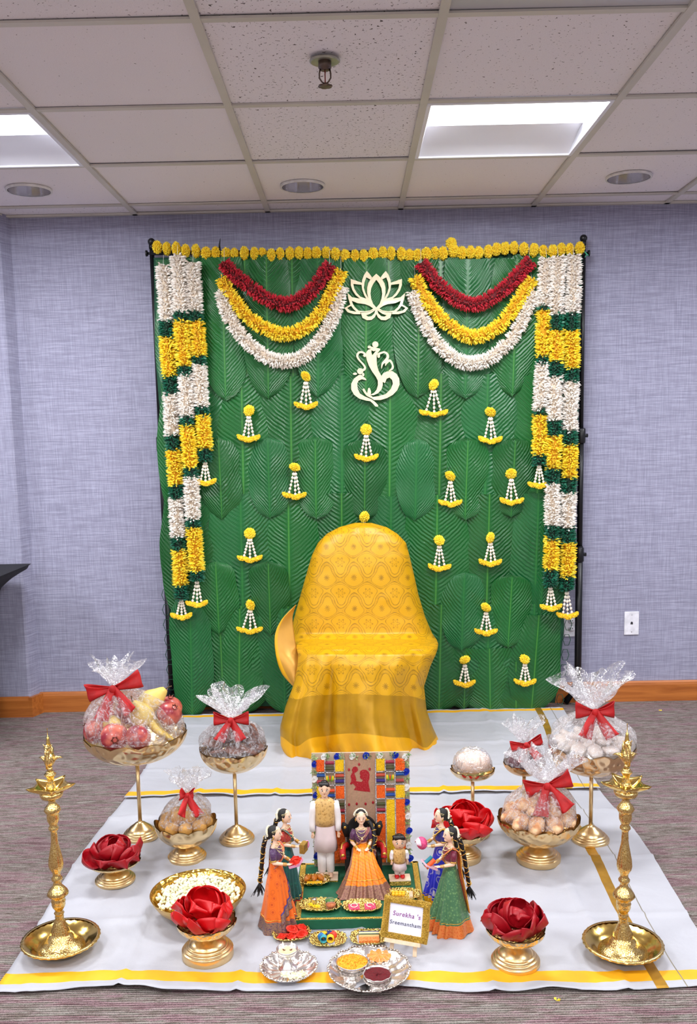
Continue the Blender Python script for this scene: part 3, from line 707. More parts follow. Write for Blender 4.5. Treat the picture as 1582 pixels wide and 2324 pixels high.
def stroke(pts, ws):
    P_ = spline([(x, 0, y) for x, y in pts], 24); L, Q = [], []
    for i, p in enumerate(P_):
        d = (P_[min(i+1, 24)]-P_[max(i-1, 0)]).normalized(); w_ = interp([(q/(len(ws)-1), x) for q, x in enumerate(ws)], i/24)[0]/2
        L.append((p.x-d.z*w_, p.z+d.x*w_)); Q.append((p.x+d.z*w_, p.z-d.x*w_))
    return L+Q[::-1]
G = [[[(500, 1375), (545, 1388), (600, 1372), (640, 1385), (622, 1410), (592, 1445), (580, 1490), (580, 1560), (587, 1640), (610, 1720), (650, 1790), (672, 1860), (675, 1940), (655, 2010), (600, 2068), (530, 2098), (478, 2092), (540, 2060), (580, 2010), (600, 1940), (598, 1870), (568, 1810), (510, 1730), (460, 1640), (430, 1560), (412, 1480), (420, 1430), (450, 1392)],
       [(498, 1400), (500, 1440), (512, 1478), (535, 1450), (572, 1405), (535, 1415)]],
     [disk(560, 1310, 48)], [disk(468, 1350, 28, 22)], [stroke([(480, 1355), (540, 1375), (630, 1385)], [30, 44, 18])],
     [stroke([(405, 1478), (392, 1450), (345, 1428), (300, 1440), (278, 1490), (310, 1550), (365, 1610), (400, 1665), (385, 1700), (350, 1712)], [38, 28, 30, 34, 28, 24, 30, 36, 30])], [disk(395, 1480, 24)],
     [stroke([(590, 1470), (640, 1445), (700, 1430), (745, 1460), (752, 1510), (715, 1565), (670, 1610), (655, 1685)], [40, 30, 28, 34, 40, 46, 30, 6])], [disk(612, 1490, 22, 28)],
     [stroke([(716, 1642), (735, 1590), (785, 1560), (825, 1620), (825, 1680), (770, 1722)], [6, 40, 36, 24, 34, 14])],
     [disk(325, 1725, 47)], [disk(245, 1765, 32, 18)], [disk(372, 1778, 18, 26)],
     [[(300, 1785), (228, 1840), (185, 1920), (185, 2010), (230, 2090), (310, 2150), (420, 2182), (480, 2190), (520, 2225), (560, 2272), (598, 2276), (604, 2250), (560, 2205), (500, 2160), (400, 2118), (320, 2070), (287, 2000), (278, 1920), (300, 1872), (350, 1850), (425, 1866), (402, 1830), (355, 1800), (345, 1780)]],
     [stroke([(372, 1998), (400, 2050), (440, 2100)], [34, 34, 30])], [stroke([(460, 1985), (465, 2040), (455, 2110)], [20, 55, 60])],
     [[(648, 1812), (680, 1760), (740, 1728), (820, 1722), (890, 1768), (930, 1840), (936, 1930), (900, 2020), (830, 2092), (740, 2142), (640, 2172), (540, 2172), (510, 2150), (430, 2110), (470, 2080), (520, 2125), (620, 2110), (720, 2080), (800, 2000), (832, 1920), (820, 1860), (780, 1822), (735, 1842), (708, 1910), (670, 1888)]]]
for g in G: cut(b, g, k, None); k += 1
b.build('outline', PLY, t, world=True, smooth=False)

# ================================================================== yellow saree draped over the chair
BRO = m_brocade('d49e00', '8c6406', 8.4, 7.4)
SHEER = mat('b4860a', .38, .25, .1, 14, .35, 900, .0008); HEM = mat('dca000', .5, 0, .05, 12, .3, 900, .0008)
ct = at(828, 1188, y=4.16)
sr = thing('draped_saree', 'bright yellow brocade saree cloth draped over a chair in front of the backdrop', 'cloth', (ct.x, 3.9, 0))
# rows: v(front), Y front, uL, uR, depth to the sides, fold amplitude, squareness
SR = [(1187, 4.14, 806, 842, .03, 0, 1), (1197, 4.10, 770, 878, .05, 0, 1), (1212, 4.08, 742, 902, .07, 0, .8), (1232, 4.065, 722, 921, .09, 0, .7), (1262, 4.05, 708, 929, .12, .001, .6), (1300, 4.04, 697, 938, .16, .002, .55), (1350, 4.03, 683, 949, .2, .003, .5), (1400, 4.02, 669, 964, .22, .004, .5), (1438, 4.01, 660, 980, .24, .004, .5),
      (1452, 3.97, 662, 990, .24, .003, .5), (1462, 3.86, 668, 994, .2, .003, .55), (1474, 3.77, 674, 992, .2, .003, .55), (1486, 3.715, 678, 988, .2, .004, .55), (1510, 3.69, 676, 976, .2, .007, .6), (1550, 3.68, 667, 962, .2, .010, .65), (1600, 3.67, 650, 968, .2, .016, .7), (1650, 3.66, 638, 984, .2, .022, .75), (1690, 3.65, 640, 998, .2, .027, .8), (1716, 3.645, 655, 1003, .2, .030, .85)]
ARC = [0.]
for q, (a, c) in enumerate(zip(SR, SR[1:])): ARC.append(ARC[-1]+(at(820, c[0], y=c[1])-at(820, a[0], y=a[1])).length)
def sar(i, j, uv=False):
    q = j*(len(SR)-1); r = interp([(k,)+q_ for k, q_ in enumerate(SR)], q); v, Yf, uL, uR, dp, am, sq = r
    th = (i-.5)*2*radians(115); s = sin(th); s_ = math.copysign(abs(s)**sq, s); fr = 1-cos(th)
    Ym = Yf+dp; a = at(uL, v, y=Ym); c = at(uR, v, y=Ym); xc = (a.x+c.x)/2; hw = (c.x-a.x)/2
    x = xc+hw*s_; u = uL+(uR-uL)*(s_*.5+.5)
    if uv: return (x if abs(th) < pi/2 else x+(1 if s > 0 else -1)*(abs(th)-pi/2)*.2, interp([(k, z) for k, z in enumerate(ARC)], q)[0])
    k = max(0, (j-.62)/.38); fold = lambda t, m: abs(((t*m) % 2)-1)*2-1
    f = (fold(s_+.32, 1.9)+.5*fold(s_*1.3+.1, 4.3)) if k > 0 else 0
    Y = Yf+dp*min(fr, 1.4)+am*f*(2.4 if k else 0)
    dv = k*k*(34*exp(-((u-677)/22)**2)+46*exp(-((u-962)/24)**2)-8*cos((u-800)/34))
    for uc, wd_, hh in ((746, 11, .030), (838, 10, .034), (700, 16, .016), (902, 15, .014)): Y += hh*exp(-abs(u-uc+(uc-800)*.25*(1-k))/wd_)*min(1, k*2.2)*(k > 0)
    z = at(u, v+dv, y=min(Y, Yf+dp)).z
    crk = .005*noise.noise(V3((x*8, z*8, 1)))+.0025*noise.noise(V3((x*26, z*20, 5)))
    crk += .006*exp(-((x-.02-.01*sin(z*9))/.012)**2) if j < .5 else 0
    return V3((x, Y+crk, max(z, .006)))
def smi(i, j):
    if j > .915: return 2
    if j > .80: return 1
    if i < .13 and .3 < j < .8: return 1
    return 0
b = MB(); b.grid(sar, 120, 130, uvf=lambda i, j: sar(i, j, True), mif=smi); b.build('drape', [BRO, SHEER, HEM], sr, world=True, solid=.0022)
b = MB(); 
for i in range(150):
    p = V3(sar(.08+.84*i/150, 1.)); 
    if p.z > .01: b.petal(p, (R.uniform(-.4, .4), -.2, -1), R.uniform(.006, .014), .0008)
b.build('fringe', HEM, sr, world=True, stuff=True)
def flap(i, j):
    inn = spline([(672, 0, 1372), (664, 0, 1400), (668, 0, 1440), (676, 0, 1480), (692, 0, 1505), (674, 0, 1560)], 20); out = spline([(668, 0, 1376), (640, 0, 1405), (624, 0, 1442), (627, 0, 1490), (641, 0, 1530), (668, 0, 1560)], 20)
    k = j*20; a = inn[int(min(k, 19))].lerp(inn[int(min(k, 19))+1], k-int(min(k, 19))); c = out[int(min(k, 19))].lerp(out[int(min(k, 19))+1], k-int(min(k, 19)))
    p = c.lerp(a, i); return at(p.x, p.z, y=3.99+.03*i-.02*sin(pi*i)-.12*j+.02*sin(pi*i)*sin(j*5))
b = MB(); b.grid(flap, 14, 30, mif=lambda i, j: 1 if i < .14 else 0); b.build('border_flap', [mat('c08c34', .4, .3, .08, 12, .3, 900, .0006), HEM], sr, world=True, solid=.002)

# ================================================================== floor cloths
def m_cloth(name, fb=None):
    t = NT('white_cotton'); co = t.coord(); n = t.noise(co, 2.6, 4, .6, .8); f = t.noise(co, 700, 2)
    t.bump(t.math('ADD', n, t.math('MULTIPLY', f, .05)), .5, .02)
    return t.set(Base_Color=t.mix(n, 'acadb6', 'b8b9c0'), Roughness=.5, Sheen_Weight=.1)
CW = m_cloth('w'); BAND = mat('f3b21c', .5, .1, .06, 20, .15, 600, .0004); ZARI = mat('b98b2e', .4, .6, .18, 18, .15, 600, .0004); THR = mat('8a8270', .5, .3)
def crease(x, y):
    h = 0
    for g, wd in ((.0, .012), (.31, .01), (-.31, .01), (.62, .01), (-.6, .01)): h += .007*exp(-((x-g-.01*sin(y*4))/wd)**2)
    for g in (2.42, 2.76, 3.12, 3.56, 3.85, 4.12): h += .006*exp(-((y-g-.012*sin(x*3+g))/.011)**2)
    h += .006*max(0, noise.noise(V3((x*3, y*3, 0))))+.007*abs(noise.noise(V3((x*7+3, y*5, 2))))+.004*abs(noise.noise(V3((x*19, y*15, 7))))
    return h
def cloth(name, lb, C0, base, bands, nu, nv, wob, raise_front):
    """C0: four corners fl, fr, bl, br; bands: list of (axis, lo, hi, mat) in metres from the edges"""
    fl, fr, bl_, br = [V3((x, y, 0)) for x, y in C0]
    Wd = (fr-fl).length; Ld = (bl_-fl).length
    def fn(i, j):
        p = fl.lerp(fr, i).lerp(bl_.lerp(br, i), j); q = (1-j)**18
        y = p.y+q*wob*(sin(p.x*9+1)*.6+sin(p.x*17)*.4)
        e = exp(-j*Ld/.045); x = p.x+.012*sin(p.y*5)*(2*i-1)
        h = base+crease(x, y)+e*raise_front*(.5+.5*sin(p.x*13+2))*(.6+.4*sin(p.x*31))
        return V3((x, y, h))
    def mi(i, j):
        dx = (1-i)*Wd; dy = j*Ld; k = 0
        for ax, lo, hi, q in bands:
            d = {'f': dy, 'r': dx, 'b': (1-j)*Ld}[ax]
            if lo <= d < hi: k = q
        return k
    # non-uniform spacing so that the bands have exact edges
    ys = sorted(set([0, Ld]+[round(k*Ld/nv, 4) for k in range(nv+1)]+[x for ax, lo, hi, q in bands if ax == 'f' for x in (lo, hi)]+[Ld-x for ax, lo, hi, q in bands if ax == 'b' for x in (lo, hi)]))
    xs = sorted(set([0, Wd]+[round(k*Wd/nu, 4) for k in range(nu+1)]+[Wd-x for ax, lo, hi, q in bands if ax == 'r' for x in (lo, hi)]))
    b = MB()
    for y in ys:
        for x in xs: b.v.append(fn(x/Wd, y/Ld))
    n = len(xs)
    for a in range(len(ys)-1):
        for c in range(n-1): b.face([a*n+c, a*n+c+1, (a+1)*n+c+1, (a+1)*n+c], mi((xs[c]+xs[c+1])/2/Wd, (ys[a]+ys[a+1])/2/Ld))
    o = b.build(name, [CW, BAND, ZARI, THR], None, solid=.0012); return tag(o, lb, 'cloth')
cloth('floor_cloth', 'white cotton cloth with yellow front border, the nearer of the two floor cloths', [(-.905, 2.10), (.905, 2.055), (-.87, 3.42), (.90, 3.42)], .004,
      [('f', .03, .075, 1), ('r', .165, .195, 2), ('r', .118, .121, 3)], 130, 110, .014, .010)
cloth('floor_cloth', 'white cotton cloth under the chair, its yellow border overlapping the nearer cloth', [(-.875, 3.30), (.90, 3.285), (-.835, 4.31), (.98, 4.33)], .012,
      [('f', .012, .052, 1), ('b', .02, .05, 1), ('r', .1, .13, 2), ('r', .055, .058, 3)], 110, 90, .012, .006)

# ================================================================== bowls on stands
CH = .008                                         # top of the cloth where things stand
def ovalspin(a, n, d): return 1-d*(1-abs(cos(a*n/2)))**.7
def base_prof(Rb, h, stem, band=0):
    k = [(.99, 0), (1, .01), (1, .17), (.985, .20), (.93, .215), (.925, .225), (.925, .30), (.90, .33), (.83, .345), (.825, .355), (.82, .42), (.79, .45), (.72, .465), (.715, .475), (.69, .53), (.62, .62), (.50, .72), (.36, .82), (.28, .90)]
    if band: k = [(r, z if z <= .01 else .17+band+(z-.17)*(.83-band)/.83) for r, z in k]
    return [(Rb*r, h*z) for r, z in k]+[(stem*1.25, h*.97), (stem*1.25, h), (stem, h*1.02)]
def dish(name, lb, bu, bv, ru, rv, bot, R_, Rb, hb, stem, mt=GOLDH, scal=.03, flat=.5, inner=None, bz=CH, nsc=12, band=0, group='gold bowls and trays standing on the floor cloths'):
    """footed bowl: base at pixel bu,bv on the cloth, rim centre pixel row rv, underside row bot"""
    B = at(bu, bv, z=bz); zr = at(ru, rv, y=B.y).z; zb = at(ru, bot, y=B.y).z
    t = thing(name, lb, 'bowl', B, 0, group)
    prof = base_prof(Rb, hb, stem, band)
    MB().lathe([(0, 0)]+prof, 48).build('base', GOLD, t)
    if zb-bz > hb+.02: MB().tube([(0, 0, hb), (0, 0, zb-bz+.004)], stem, 12).build('stem', GOLD, t)
    H = zr-zb; n = 12
    pr = [(R_*sin((k/n)*pi/2)**.85 if k else .012, zb-bz+H*(1-cos((k/n)*pi/2))**(.9)) for k in range(n+1)]
    inn = [(max(0, r-.0025), z+.003) for r, z in pr][::-1]; inn[0] = (pr[-1][0]-.003, pr[-1][1]+.0005); inn[-1] = (0, pr[0][1]+.003)
    rf = lambda a, j, z: 1-scal*(1-abs(cos(a*nsc/2)))*max(0, (z-(zb-bz))/H)**2
    zf = lambda a, j, z: -.12*H*(1-abs(cos(a*nsc/2)))*max(0, (z-(zb-bz))/H)**4*(scal > 0)
    o = MB().lathe(pr, 96, rf=rf, zf=zf, cap=False).lathe(inn, 96, rf=rf, zf=zf, cap=False, mi=1 if inner else 0).build('bowl', [mt, inner] if inner else mt, t)
    return V3((B.x, B.y, zr)), B, zb
def bow(t, p, L, H, tl, ang=0., yaw=0., asym=1.):
    """ribbon bow: two loops, two tails, a knot; ang rolls it, p is local to t"""
    M = Matrix.Translation(p) @ Matrix.Rotation(yaw, 4, 'Z') @ Matrix.Rotation(ang, 4, 'Y')
    for s in (-1, 1):
        l = L*(asym if s > 0 else 1)
        def fn(i, j):
            x = s*l*sin(pi*i)**.8; w_ = .25*H+.75*H*sin(pi*i)**1.2; return M @ V3((x, -.3*l*cos(pi*i)*sin(pi*i)**.6-.004*sin(j*7), (j-.5)*w_+.15*H*sin(pi*i)))
        b = MB(); b.grid(fn, 22, 5); b.build('bow_loop', REDV, t, solid=.0015)
        b = MB(); b.grid(lambda i, j: M @ V3((s*(.02*L+tl*.62*i)+(j-.5)*(.25*H+.5*H*i), -.008-.62*tl*i+.004*sin(j*6+i*4), -tl*i+(j-.5)*s*.35*H+.02*H*(abs(j-.5)*8)*(i > .95))), 10, 5); b.build('bow_tail', REDV, t, solid=.0015)
    b = MB(); b.ball((0, 0, 0), (.13*H+.005, .008, .17*H+.004), 12, 8); 
    for q in range(len(b.v)): b.v[q] = M @ (b.v[q]+V3((0, -.1*L-.002, 0)))
    b.build('knot', REDV, t)
def wrap(lb, C, R_, tie, rtop, ztop, pk=17, dome=.0, bowk=None, seed=0, lift=.25, open_=1.):
    """cellophane gathered at the tie point over a bowl of radius R_ whose rim centre is C; tie/ztop heights above rim"""
    t = thing('gift_wrap', lb, 'wrapping', (C.x, C.y, C.z), 0, 'cellophane wraps with red bows')
    rr = random.Random(seed+3); ph = [rr.uniform(0, 6) for _ in range(6)]; tx, tz = tie
    def fn(i, j):
        a = 2*pi*i; q = j
        rad = R_*(1-.03)*((1-q)**.86)*(1+.12*sin(pi*q))+.008*q; pl_ = 1+(.10+.12*q)*sin(a*pk+ph[0]+2*sin(a*3))*min(1, q*4)*(1-.3*q)+.05*sin(a*5+ph[1])*min(1, q*5)
        z = tz*(q**.92)+dome*.8*sin(pi*q)+.006*sin(a*9+ph[2])*sin(pi*q)
        return V3((tx*q+rad*pl_*cos(a), rad*pl_*sin(a), z))
    b = MB(); b.grid(fn, 180, 18, closeu=True); b.build('film_dome', CELLO, t)
    def fr(i, j):
        a = 2*pi*i; q = j; top = ztop-tz
        rad = .008+rtop*(q**.8)*(1+.18*sin(a*4+ph[3])+.1*sin(a*7+ph[4])); w1 = 1+.22*sin(a*pk*.8+ph[5]+q*3)*q
        z = tz+top*(q**lift if False else q)*(1-.25*q*(.5+.5*sin(a*3+ph[2])))*(1+.12*sin(a*11+ph[1]))
        return V3((tx+rad*w1*cos(a)+.006*sin(q*9+a*5), rad*w1*sin(a), z))
    b = MB(); b.grid(fr, 150, 12, closeu=True)
    b.grid(lambda i, j: V3((tx, 0, tz))+(fr(i, j)-V3((tx, 0, tz)))*.62+V3((0, 0, .004)), 90, 10, closeu=True)
    b.grid(lambda i, j: V3((tx, 0, tz))+(fr((i+.37) % 1, j)-V3((tx, 0, tz)))*V3((.3, .3, 1.03)), 60, 10, closeu=True) if False else None
    b.build('film_ruffle', CELLO, t)
    if bowk: bow(t, V3((tx, -.030, tz)), bowk[0]*1.08, bowk[1]*1.25, bowk[2]*1.25, *bowk[3:])
    return t
GI = 'gold bowls and trays standing on the floor cloths'
# 1 tall fruit bowl --------------------------------------------------
C1, B1, _ = dish('fruit_stand', 'tallest gold hammered bowl on a thin stem, holding wrapped fruit, at far left', 320, 1899, 297, 1660, 1727, .170, .060, .055, .0065)
def lumpy(name, rx, rz, mats, calyx=None, sub=1, tw=.03, seed=1):
    b = MB(); b.ball((0, 0, 0), (rx, rx, rz), 20, 14)
    for q, p in enumerate(b.v): b.v[q] = p*(1+tw*noise.noise(p*35+V3((seed, 0, 0)))*2)
    if calyx:
        b.lathe([(rx*.16, rz*.86), (rx*.15, rz*1.02), (rx*.24, rz*1.12), (rx*.12, rz*.98), (0, rz*.92)], 18, rf=lambda a, j, z: 1+.3*(j == 2)*cos(a*6), zf=lambda a, j, z: .05*rz*(j == 2)*cos(a*6), mi=calyx)
    return take(b.build(name, mats, smooth=True))
t_ = NT('pomegranate_skin'); POMS = t_.set(Base_Color=t_.mix(t_.ramp(t_.noise(t_.coord(), 22, 4), [(.4, 0.), (.62, 1.)]), '8f1e30', 'd4715c'), Roughness=.35, Coat_Weight=.2)
MPOM = lumpy('pomegranate', .042, .039, [POMS, mat('7a3a2c', .6)], 1)
t_ = NT('pear_skin'); PEARS = t_.set(Base_Color=t_.mix(t_.noise(t_.coord(), 30, 4), 'd8b64e', 'e9d07a'), Roughness=.45)
b = MB(); b.lathe([(0, -.04), (.022, -.038), (.035, -.025), (.038, -.008), (.033, .01), (.022, .028), (.015, .042), (.009, .05), (0, .051)], 22, sx=1, sy=1, rf=lambda a, j, z: 1+.02*sin(a*3)); b.tube([(0, 0, .049), (.002, 0, .062), (.006, 0, .07)], .0016, 6, mi=1)
MPEAR = take(b.build('pear', [PEARS, mat('5a4326', .8)]))
b = MB(); cv = spline([(-.075, 0, .02), (-.045, 0, -.004), (0, 0, -.012), (.045, 0, -.004), (.078, 0, .022), (.09, 0, .034)], 16)
b.tube(cv, [.004, .009, .013, .0155, .0165, .017, .017, .017, .017, .0165, .016, .015, .013, .010, .006, .005, .005], 6); MBAN = take(b.build('banana', mat('ddbc4c', .45, 0, .12, 25)))
def fruit(name, me, lb, dx, dy, dz, rot, sc, g):
    item(name, me, lb, 'fruit', C1+V3((dx, dy, dz)), rot, sc, g)
gp, gr_, gb = 'pomegranates in the wrapped fruit bowl', 'pears in the wrapped fruit bowl', 'bananas in the wrapped fruit bowl'
for dx, dy, dz, rot, lb in ((-.115, -.06, .022, (0, -.9, 0), 'frontmost at the left rim'), (-.04, -.115, .018, (1.45, 0, .3), 'at the front rim, calyx facing the camera'), (.035, -.112, .016, (0, .8, .5), 'at the front rim right of centre'),
                            (-.115, .05, .03, (.3, .4, 0), 'rear left under the bow'), (.115, -.005, .06, (.5, .7, 0), 'largest looking, high at the right rim'), (.10, .07, .055, (.2, .2, 0), 'behind the right one'), (-.03, .04, .055, (.9, -.4, 0), 'in the middle under the red bow')):
    fruit('pomegranate', MPOM, 'red pomegranate '+lb, dx, dy, dz, rot, R.uniform(.95, 1.1), gp)
fruit('pear', MPEAR, 'yellow pear on top in the fruit bowl centre', .03, -.035, .07, (.2, -.5, .3), 1.05, gr_); fruit('pear', MPEAR, 'yellow pear leaning back at the fruit bowl centre right', .055, .03, .095, (-.1, .9, .2), 1.1, gr_)
fruit('pear', MPEAR, 'small pear lying left of centre behind the front pomegranates', -.055, -.065, .045, (1.2, .9, .4), .8, gr_)
for k in range(3): fruit('banana', MBAN, ('uppermost', 'middle', 'lowest')[k]+' banana of the bunch at the right front of the fruit bowl', .062+.01*k, -.045+.012*k, .04-.013*k+.012, (.4, .75+.1*k, -.7+.18*k), .85, gb)
wrap('clear cellophane over the tall fruit bowl, tied with the largest red bow', C1, .168, (-.055, .155), .062, .25, 15, .02, (.085, .048, .065, -.28, -.1, 1.05), 1)
def clock(x, y):
    return ('twelve', 'one', 'two', 'three', 'four', 'five', 'six', 'seven', 'eight', 'nine', 'ten', 'eleven')[round(3-math.degrees(atan2(y, x))/30) % 12]+" o'clock"
# 2 tall cookies -----------------------------------------------------
C2, B2, _ = dish('cookie_stand', 'gold hammered bowl on a tall thin stem holding wrapped brown sweets', 538, 1906, 541, 1694, 1750, .112, .058, .052, .006, scal=.04)
t_ = NT('sweet'); BRN = t_.set(Base_Color=t_.mix(t_.noise(t_.coord(), 90, 4), '5a3120', '8a5540'), Roughness=.6); t_.bump(t_.noise(t_.coord(), 160, 3), .8, .003)
b = MB(); b.lathe([(0, -.007), (.028, -.006), (.034, -.003), (.036, 0), (.034, .004), (.026, .007), (0, .006)], 24, rf=lambda a, j, z: 1+.05*cos(a*14)); MCK = take(b.build('cookie', BRN))
for q in range(16):
    if q < 9: a = 2*pi*q/9; pos, rot = V3((.068*cos(a), .068*sin(a), .004+.006*(q % 2))), (.35*sin(a*2), .4*cos(a), a)
    elif q < 13: pos, rot = V3((.07, -.02+.001*q, .012+.011*(q-9))), (.1*q, -.5-.05*q, .2*q)
    else: a = 2*q; pos, rot = V3((.03*cos(a), .03*sin(a), .02+.01*(q-12))), (.2, .1, a)
    item('cookie', MCK, ('rim' if q < 9 else 'right edge' if q < 13 else 'top')+' brown fried sweet at '+clock(pos.x, pos.y)+' in the tall wrapped bowl', 'sweet', C2+pos, rot, R.uniform(.9, 1.1), 'round brown sweets in the tall wrapped bowl')
wrap('clear cellophane over the tall bowl of brown sweets, wide ruffle above a red bow', C2, .113, (.0, .098), .085, .19, 17, .012, (.052, .036, .045, .0), 2)
# 3 low bowl of round sweets ----------------------------------------
C3, B3, _ = dish('sweet_bowl', 'low footed gold bowl of wrapped round golden sweets, left middle', 425, 1946, 424, 1861, 1918, .100, .061, .048, .011, scal=.05)
t_ = NT('laddu'); LAD = t_.set(Base_Color=t_.mix(t_.noise(t_.coord(), 60, 3), 'b27c33', 'd6a65a'), Roughness=.55); t_.bump(t_.noise(t_.coord(), 130, 3), .6, .003)
MLAD = lumpy('round_sweet', .024, .022, LAD, None, tw=.03)
for q in range(15):
    a = 2*pi*q/9 if q < 9 else 2*pi*(q-9)/5+.3; r = .064 if q < 9 else (.03 if q < 14 else 0)
    item('round_sweet', MLAD, ('outer' if q < 9 else 'upper')+' golden round sweet at '+clock(cos(a), sin(a))+' in the left low bowl', 'sweet', C3+V3((r*cos(a), r*sin(a), -.006 if q < 9 else .018 if q < 14 else .03)), (q, q*2, 0), R.uniform(.92, 1.05), 'round golden sweets in the low wrapped bowl')
wrap('clear cellophane over the low bowl of golden sweets, red bow turned to the right', C3, .085, (.012, .092), .045, .165, 14, .006, (.022, .032, .042, .25, .7), 3)
# 4 / 6 / 12 / 15b rose petal bowls ----------------------------------
PETM = NT('rose_petal'); PETM.set(Base_Color=PETM.mix(PETM.noise(PETM.coord(), 18, 2), 'b8040c', 'd2060e'), Roughness=.42); PETM = PETM.m
PETD = NT('rose_petal_dark'); PETD.set(Base_Color=PETD.mix(PETD.noise(PETD.coord(), 18, 2), '8c0414', 'aa0618'), Roughness=.42); PETD = PETD.m
def petal_mesh(mm, k):
    def fn(i, j):
        j = (1-cos(pi*j))/2; s = 2*i-1; w_ = .041*max(0, 1-((j-.54)/(.54 if j < .54 else .46))**2)**.5*(1+.05*sin(j*9+k)); 
        return V3((s*w_, -.012+.062*j, .016*s*s*(1+k*.3)+.022*j*j-.010*sin(pi*j)-.014*max(0, j-.7)*k*3+.005*sin(s*6+k*2)*j))
    b = MB(); b.grid(fn, 12, 10); o = b.build('rose_petal', mm, solid=.0008); me = o.data
    bpy.context.view_layer.update(); me2 = bpy.data.meshes.new_from_object(o.evaluated_get(bpy.context.evaluated_depsgraph_get())); bpy.data.objects.remove(o); return me2
PM = [petal_mesh(PETM, k) for k in range(3)]; PD = [petal_mesh(PETD, k) for k in range(3)]
def petals(C, n, r, where, ms=PM, sc=1., lift=0.):
    for q in range(n):
        ring = q < n*.6; a = q*2.39996+(C.x*9); rr_ = r*(.62 if ring else .25); e = (radians(26) if ring else radians(46))+R.uniform(-.35, .35)
        item('rose_petal', ms[q % 3], ('outer' if ring else 'inner')+' red rose petal at '+clock(cos(a), sin(a))+' '+where, 'petal', C+V3((rr_*cos(a), rr_*sin(a), (-.004 if ring else .010)+lift)), (e, R.uniform(-.4, .4), a-pi/2+R.uniform(-.6, .6)), sc*R.uniform(.85, 1.1), 'red rose petals '+where)
C4, B4, _ = dish('petal_bowl', 'small footed gold bowl of red petals, leftmost of the petal bowls', 262, 1998, 254, 1950, 1966, .080, .060, .042, .013, GOLDH2, .06)
petals(C4, 15, .075, 'in the leftmost petal bowl', PD)
C6, B6, _ = dish('petal_bowl', 'footed gold bowl heaped with bright red petals in front of the jasmine bowl', 472, 2168, 468, 2086, 2122, .078, .066, .060, .011, GOLDH2, .06, band=.17)
petals(C6, 16, .078, 'in the bowl in front of the jasmine', PM, 1.02, .002)
C12, B12, _ = dish('petal_bowl', 'footed gold bowl of dark red petals at front right beside the brass lamp', 1170, 2184, 1173, 2104, 2138, .075, .061, .055, .012, GOLDH2, .06)
petals(C12, 17, .072, 'in the front right petal bowl', PD, .95)
C15, B15, _ = dish('petal_bowl', 'gold footed petal bowl half hidden behind the two right women dolls', 1050, 1948, 1050, 1880, 1912, .082, .058, .052, .012, GOLDH2, .06, band=.2)
petals(C15, 16, .085, 'in the bowl behind the right dolls', PM, 1.1, .004)
# 5 jasmine bowl ------------------------------------------------------
B5 = at(452, 2072, z=CH); t = thing('jasmine_bowl', 'wide gold hammered bowl of white jasmine buds resting on the cloth', 'bowl', (B5.x, B5.y, CH), 0, GI)
HAM5 = m_hammered('c9962e', 75, .9, .2, .004, 'e8c263'); R5, H5_ = .133, .066
pr = [(.045, 0), (.06, .001), (.09, .014), (.115, .034), (.128, .054), (R5, H5_)]
MB().lathe(pr, 80, cap=False).build('outer_shell', mat('d9b36c', .3, 1., .05), t)
MB().lathe([(R5, H5_), (R5-.002, H5_+.001)]+[(r-.003, z+.003) for r, z in pr[::-1][1:]]+[(0, .004)], 80, cap=False, zf=lambda a, j, z: .0012*sin(a*40)*(j < 2)).build('inner_face', HAM5, t)
b = MB(); JAS = m_petal('e4e6b4', 'fffff2', .5)
for q in range(800):
    r = .114*sqrt(R.random()); a = R.uniform(0, 2*pi); z = .052+.010*(1-(r/.108)**2)+R.uniform(-.006, .006)
    p = V3((r*cos(a), r*sin(a), z)); d = V3((R.uniform(-1, 1), R.uniform(-1, 1), R.uniform(-.5, 1))).normalized()
    if q % 3 == 0:
        for e in range(4): b.petal(p, d+V3((R.uniform(-1, 1), R.uniform(-1, 1), R.uniform(-.2, 1)))*.8, .010, .0032)
    else:
        rot = d.to_track_quat('Z', 'Y').to_matrix(); b.ball(p, (.0042, .0042, .0062), 6, 4, rot=rot)
o = b.build('jasmine_buds', JAS); o.location = (B5.x, B5.y, CH); o['kind'] = 'stuff'; tag(o, 'heap of white jasmine buds filling the wide hammered bowl', 'flowers')
b = MB(); b.lathe([(.0, .03), (.018, .03), (.018, .062), (.015, .062), (.015, .052), (0, .052)], 20); o = b.build('tealight_cup', mat('1b63b8', .3, .5)); o.location = (B5.x-.028, B5.y-.098, CH); tag(o, 'small blue cup nearly buried in the jasmine buds', 'cup')
# 13 large low bowl right --------------------------------------------
C13, B13, _ = dish('pastry_bowl', 'large low footed gold bowl with wrapped pastries, right middle', 1222, 1952, 1218, 1852, 1913, .128, .068, .056, .013, m_hammered('ecd2a2', 60, 1., .26, .007, 'e2bf88'), .03, inner=None, band=.14)
t_ = NT('pastry'); PAS = t_.set(Base_Color=t_.mix(t_.ramp(t_.noise(t_.coord(), 50, 4), [(.35, 0.), (.65, 1.)]), 'c08050', 'ecc79a'), Roughness=.5); t_.bump(t_.noise(t_.coord(), 90, 3), .5, .003)
b = MB(); b.tube(spline([(-.038, 0, 0), (-.02, .004, .006), (0, .006, .009), (.02, .004, .006), (.038, 0, 0)], 12), [.004, .012, .018, .021, .023, .024, .024, .024, .023, .021, .018, .012, .004], 12, flat=.8)
for q in range(16): b.ball((-.036+.0048*q, -.019*sin(pi*q/15)**.6, -.002), .0035, 6, 4)
MPAS = take(b.build('pastry', PAS))
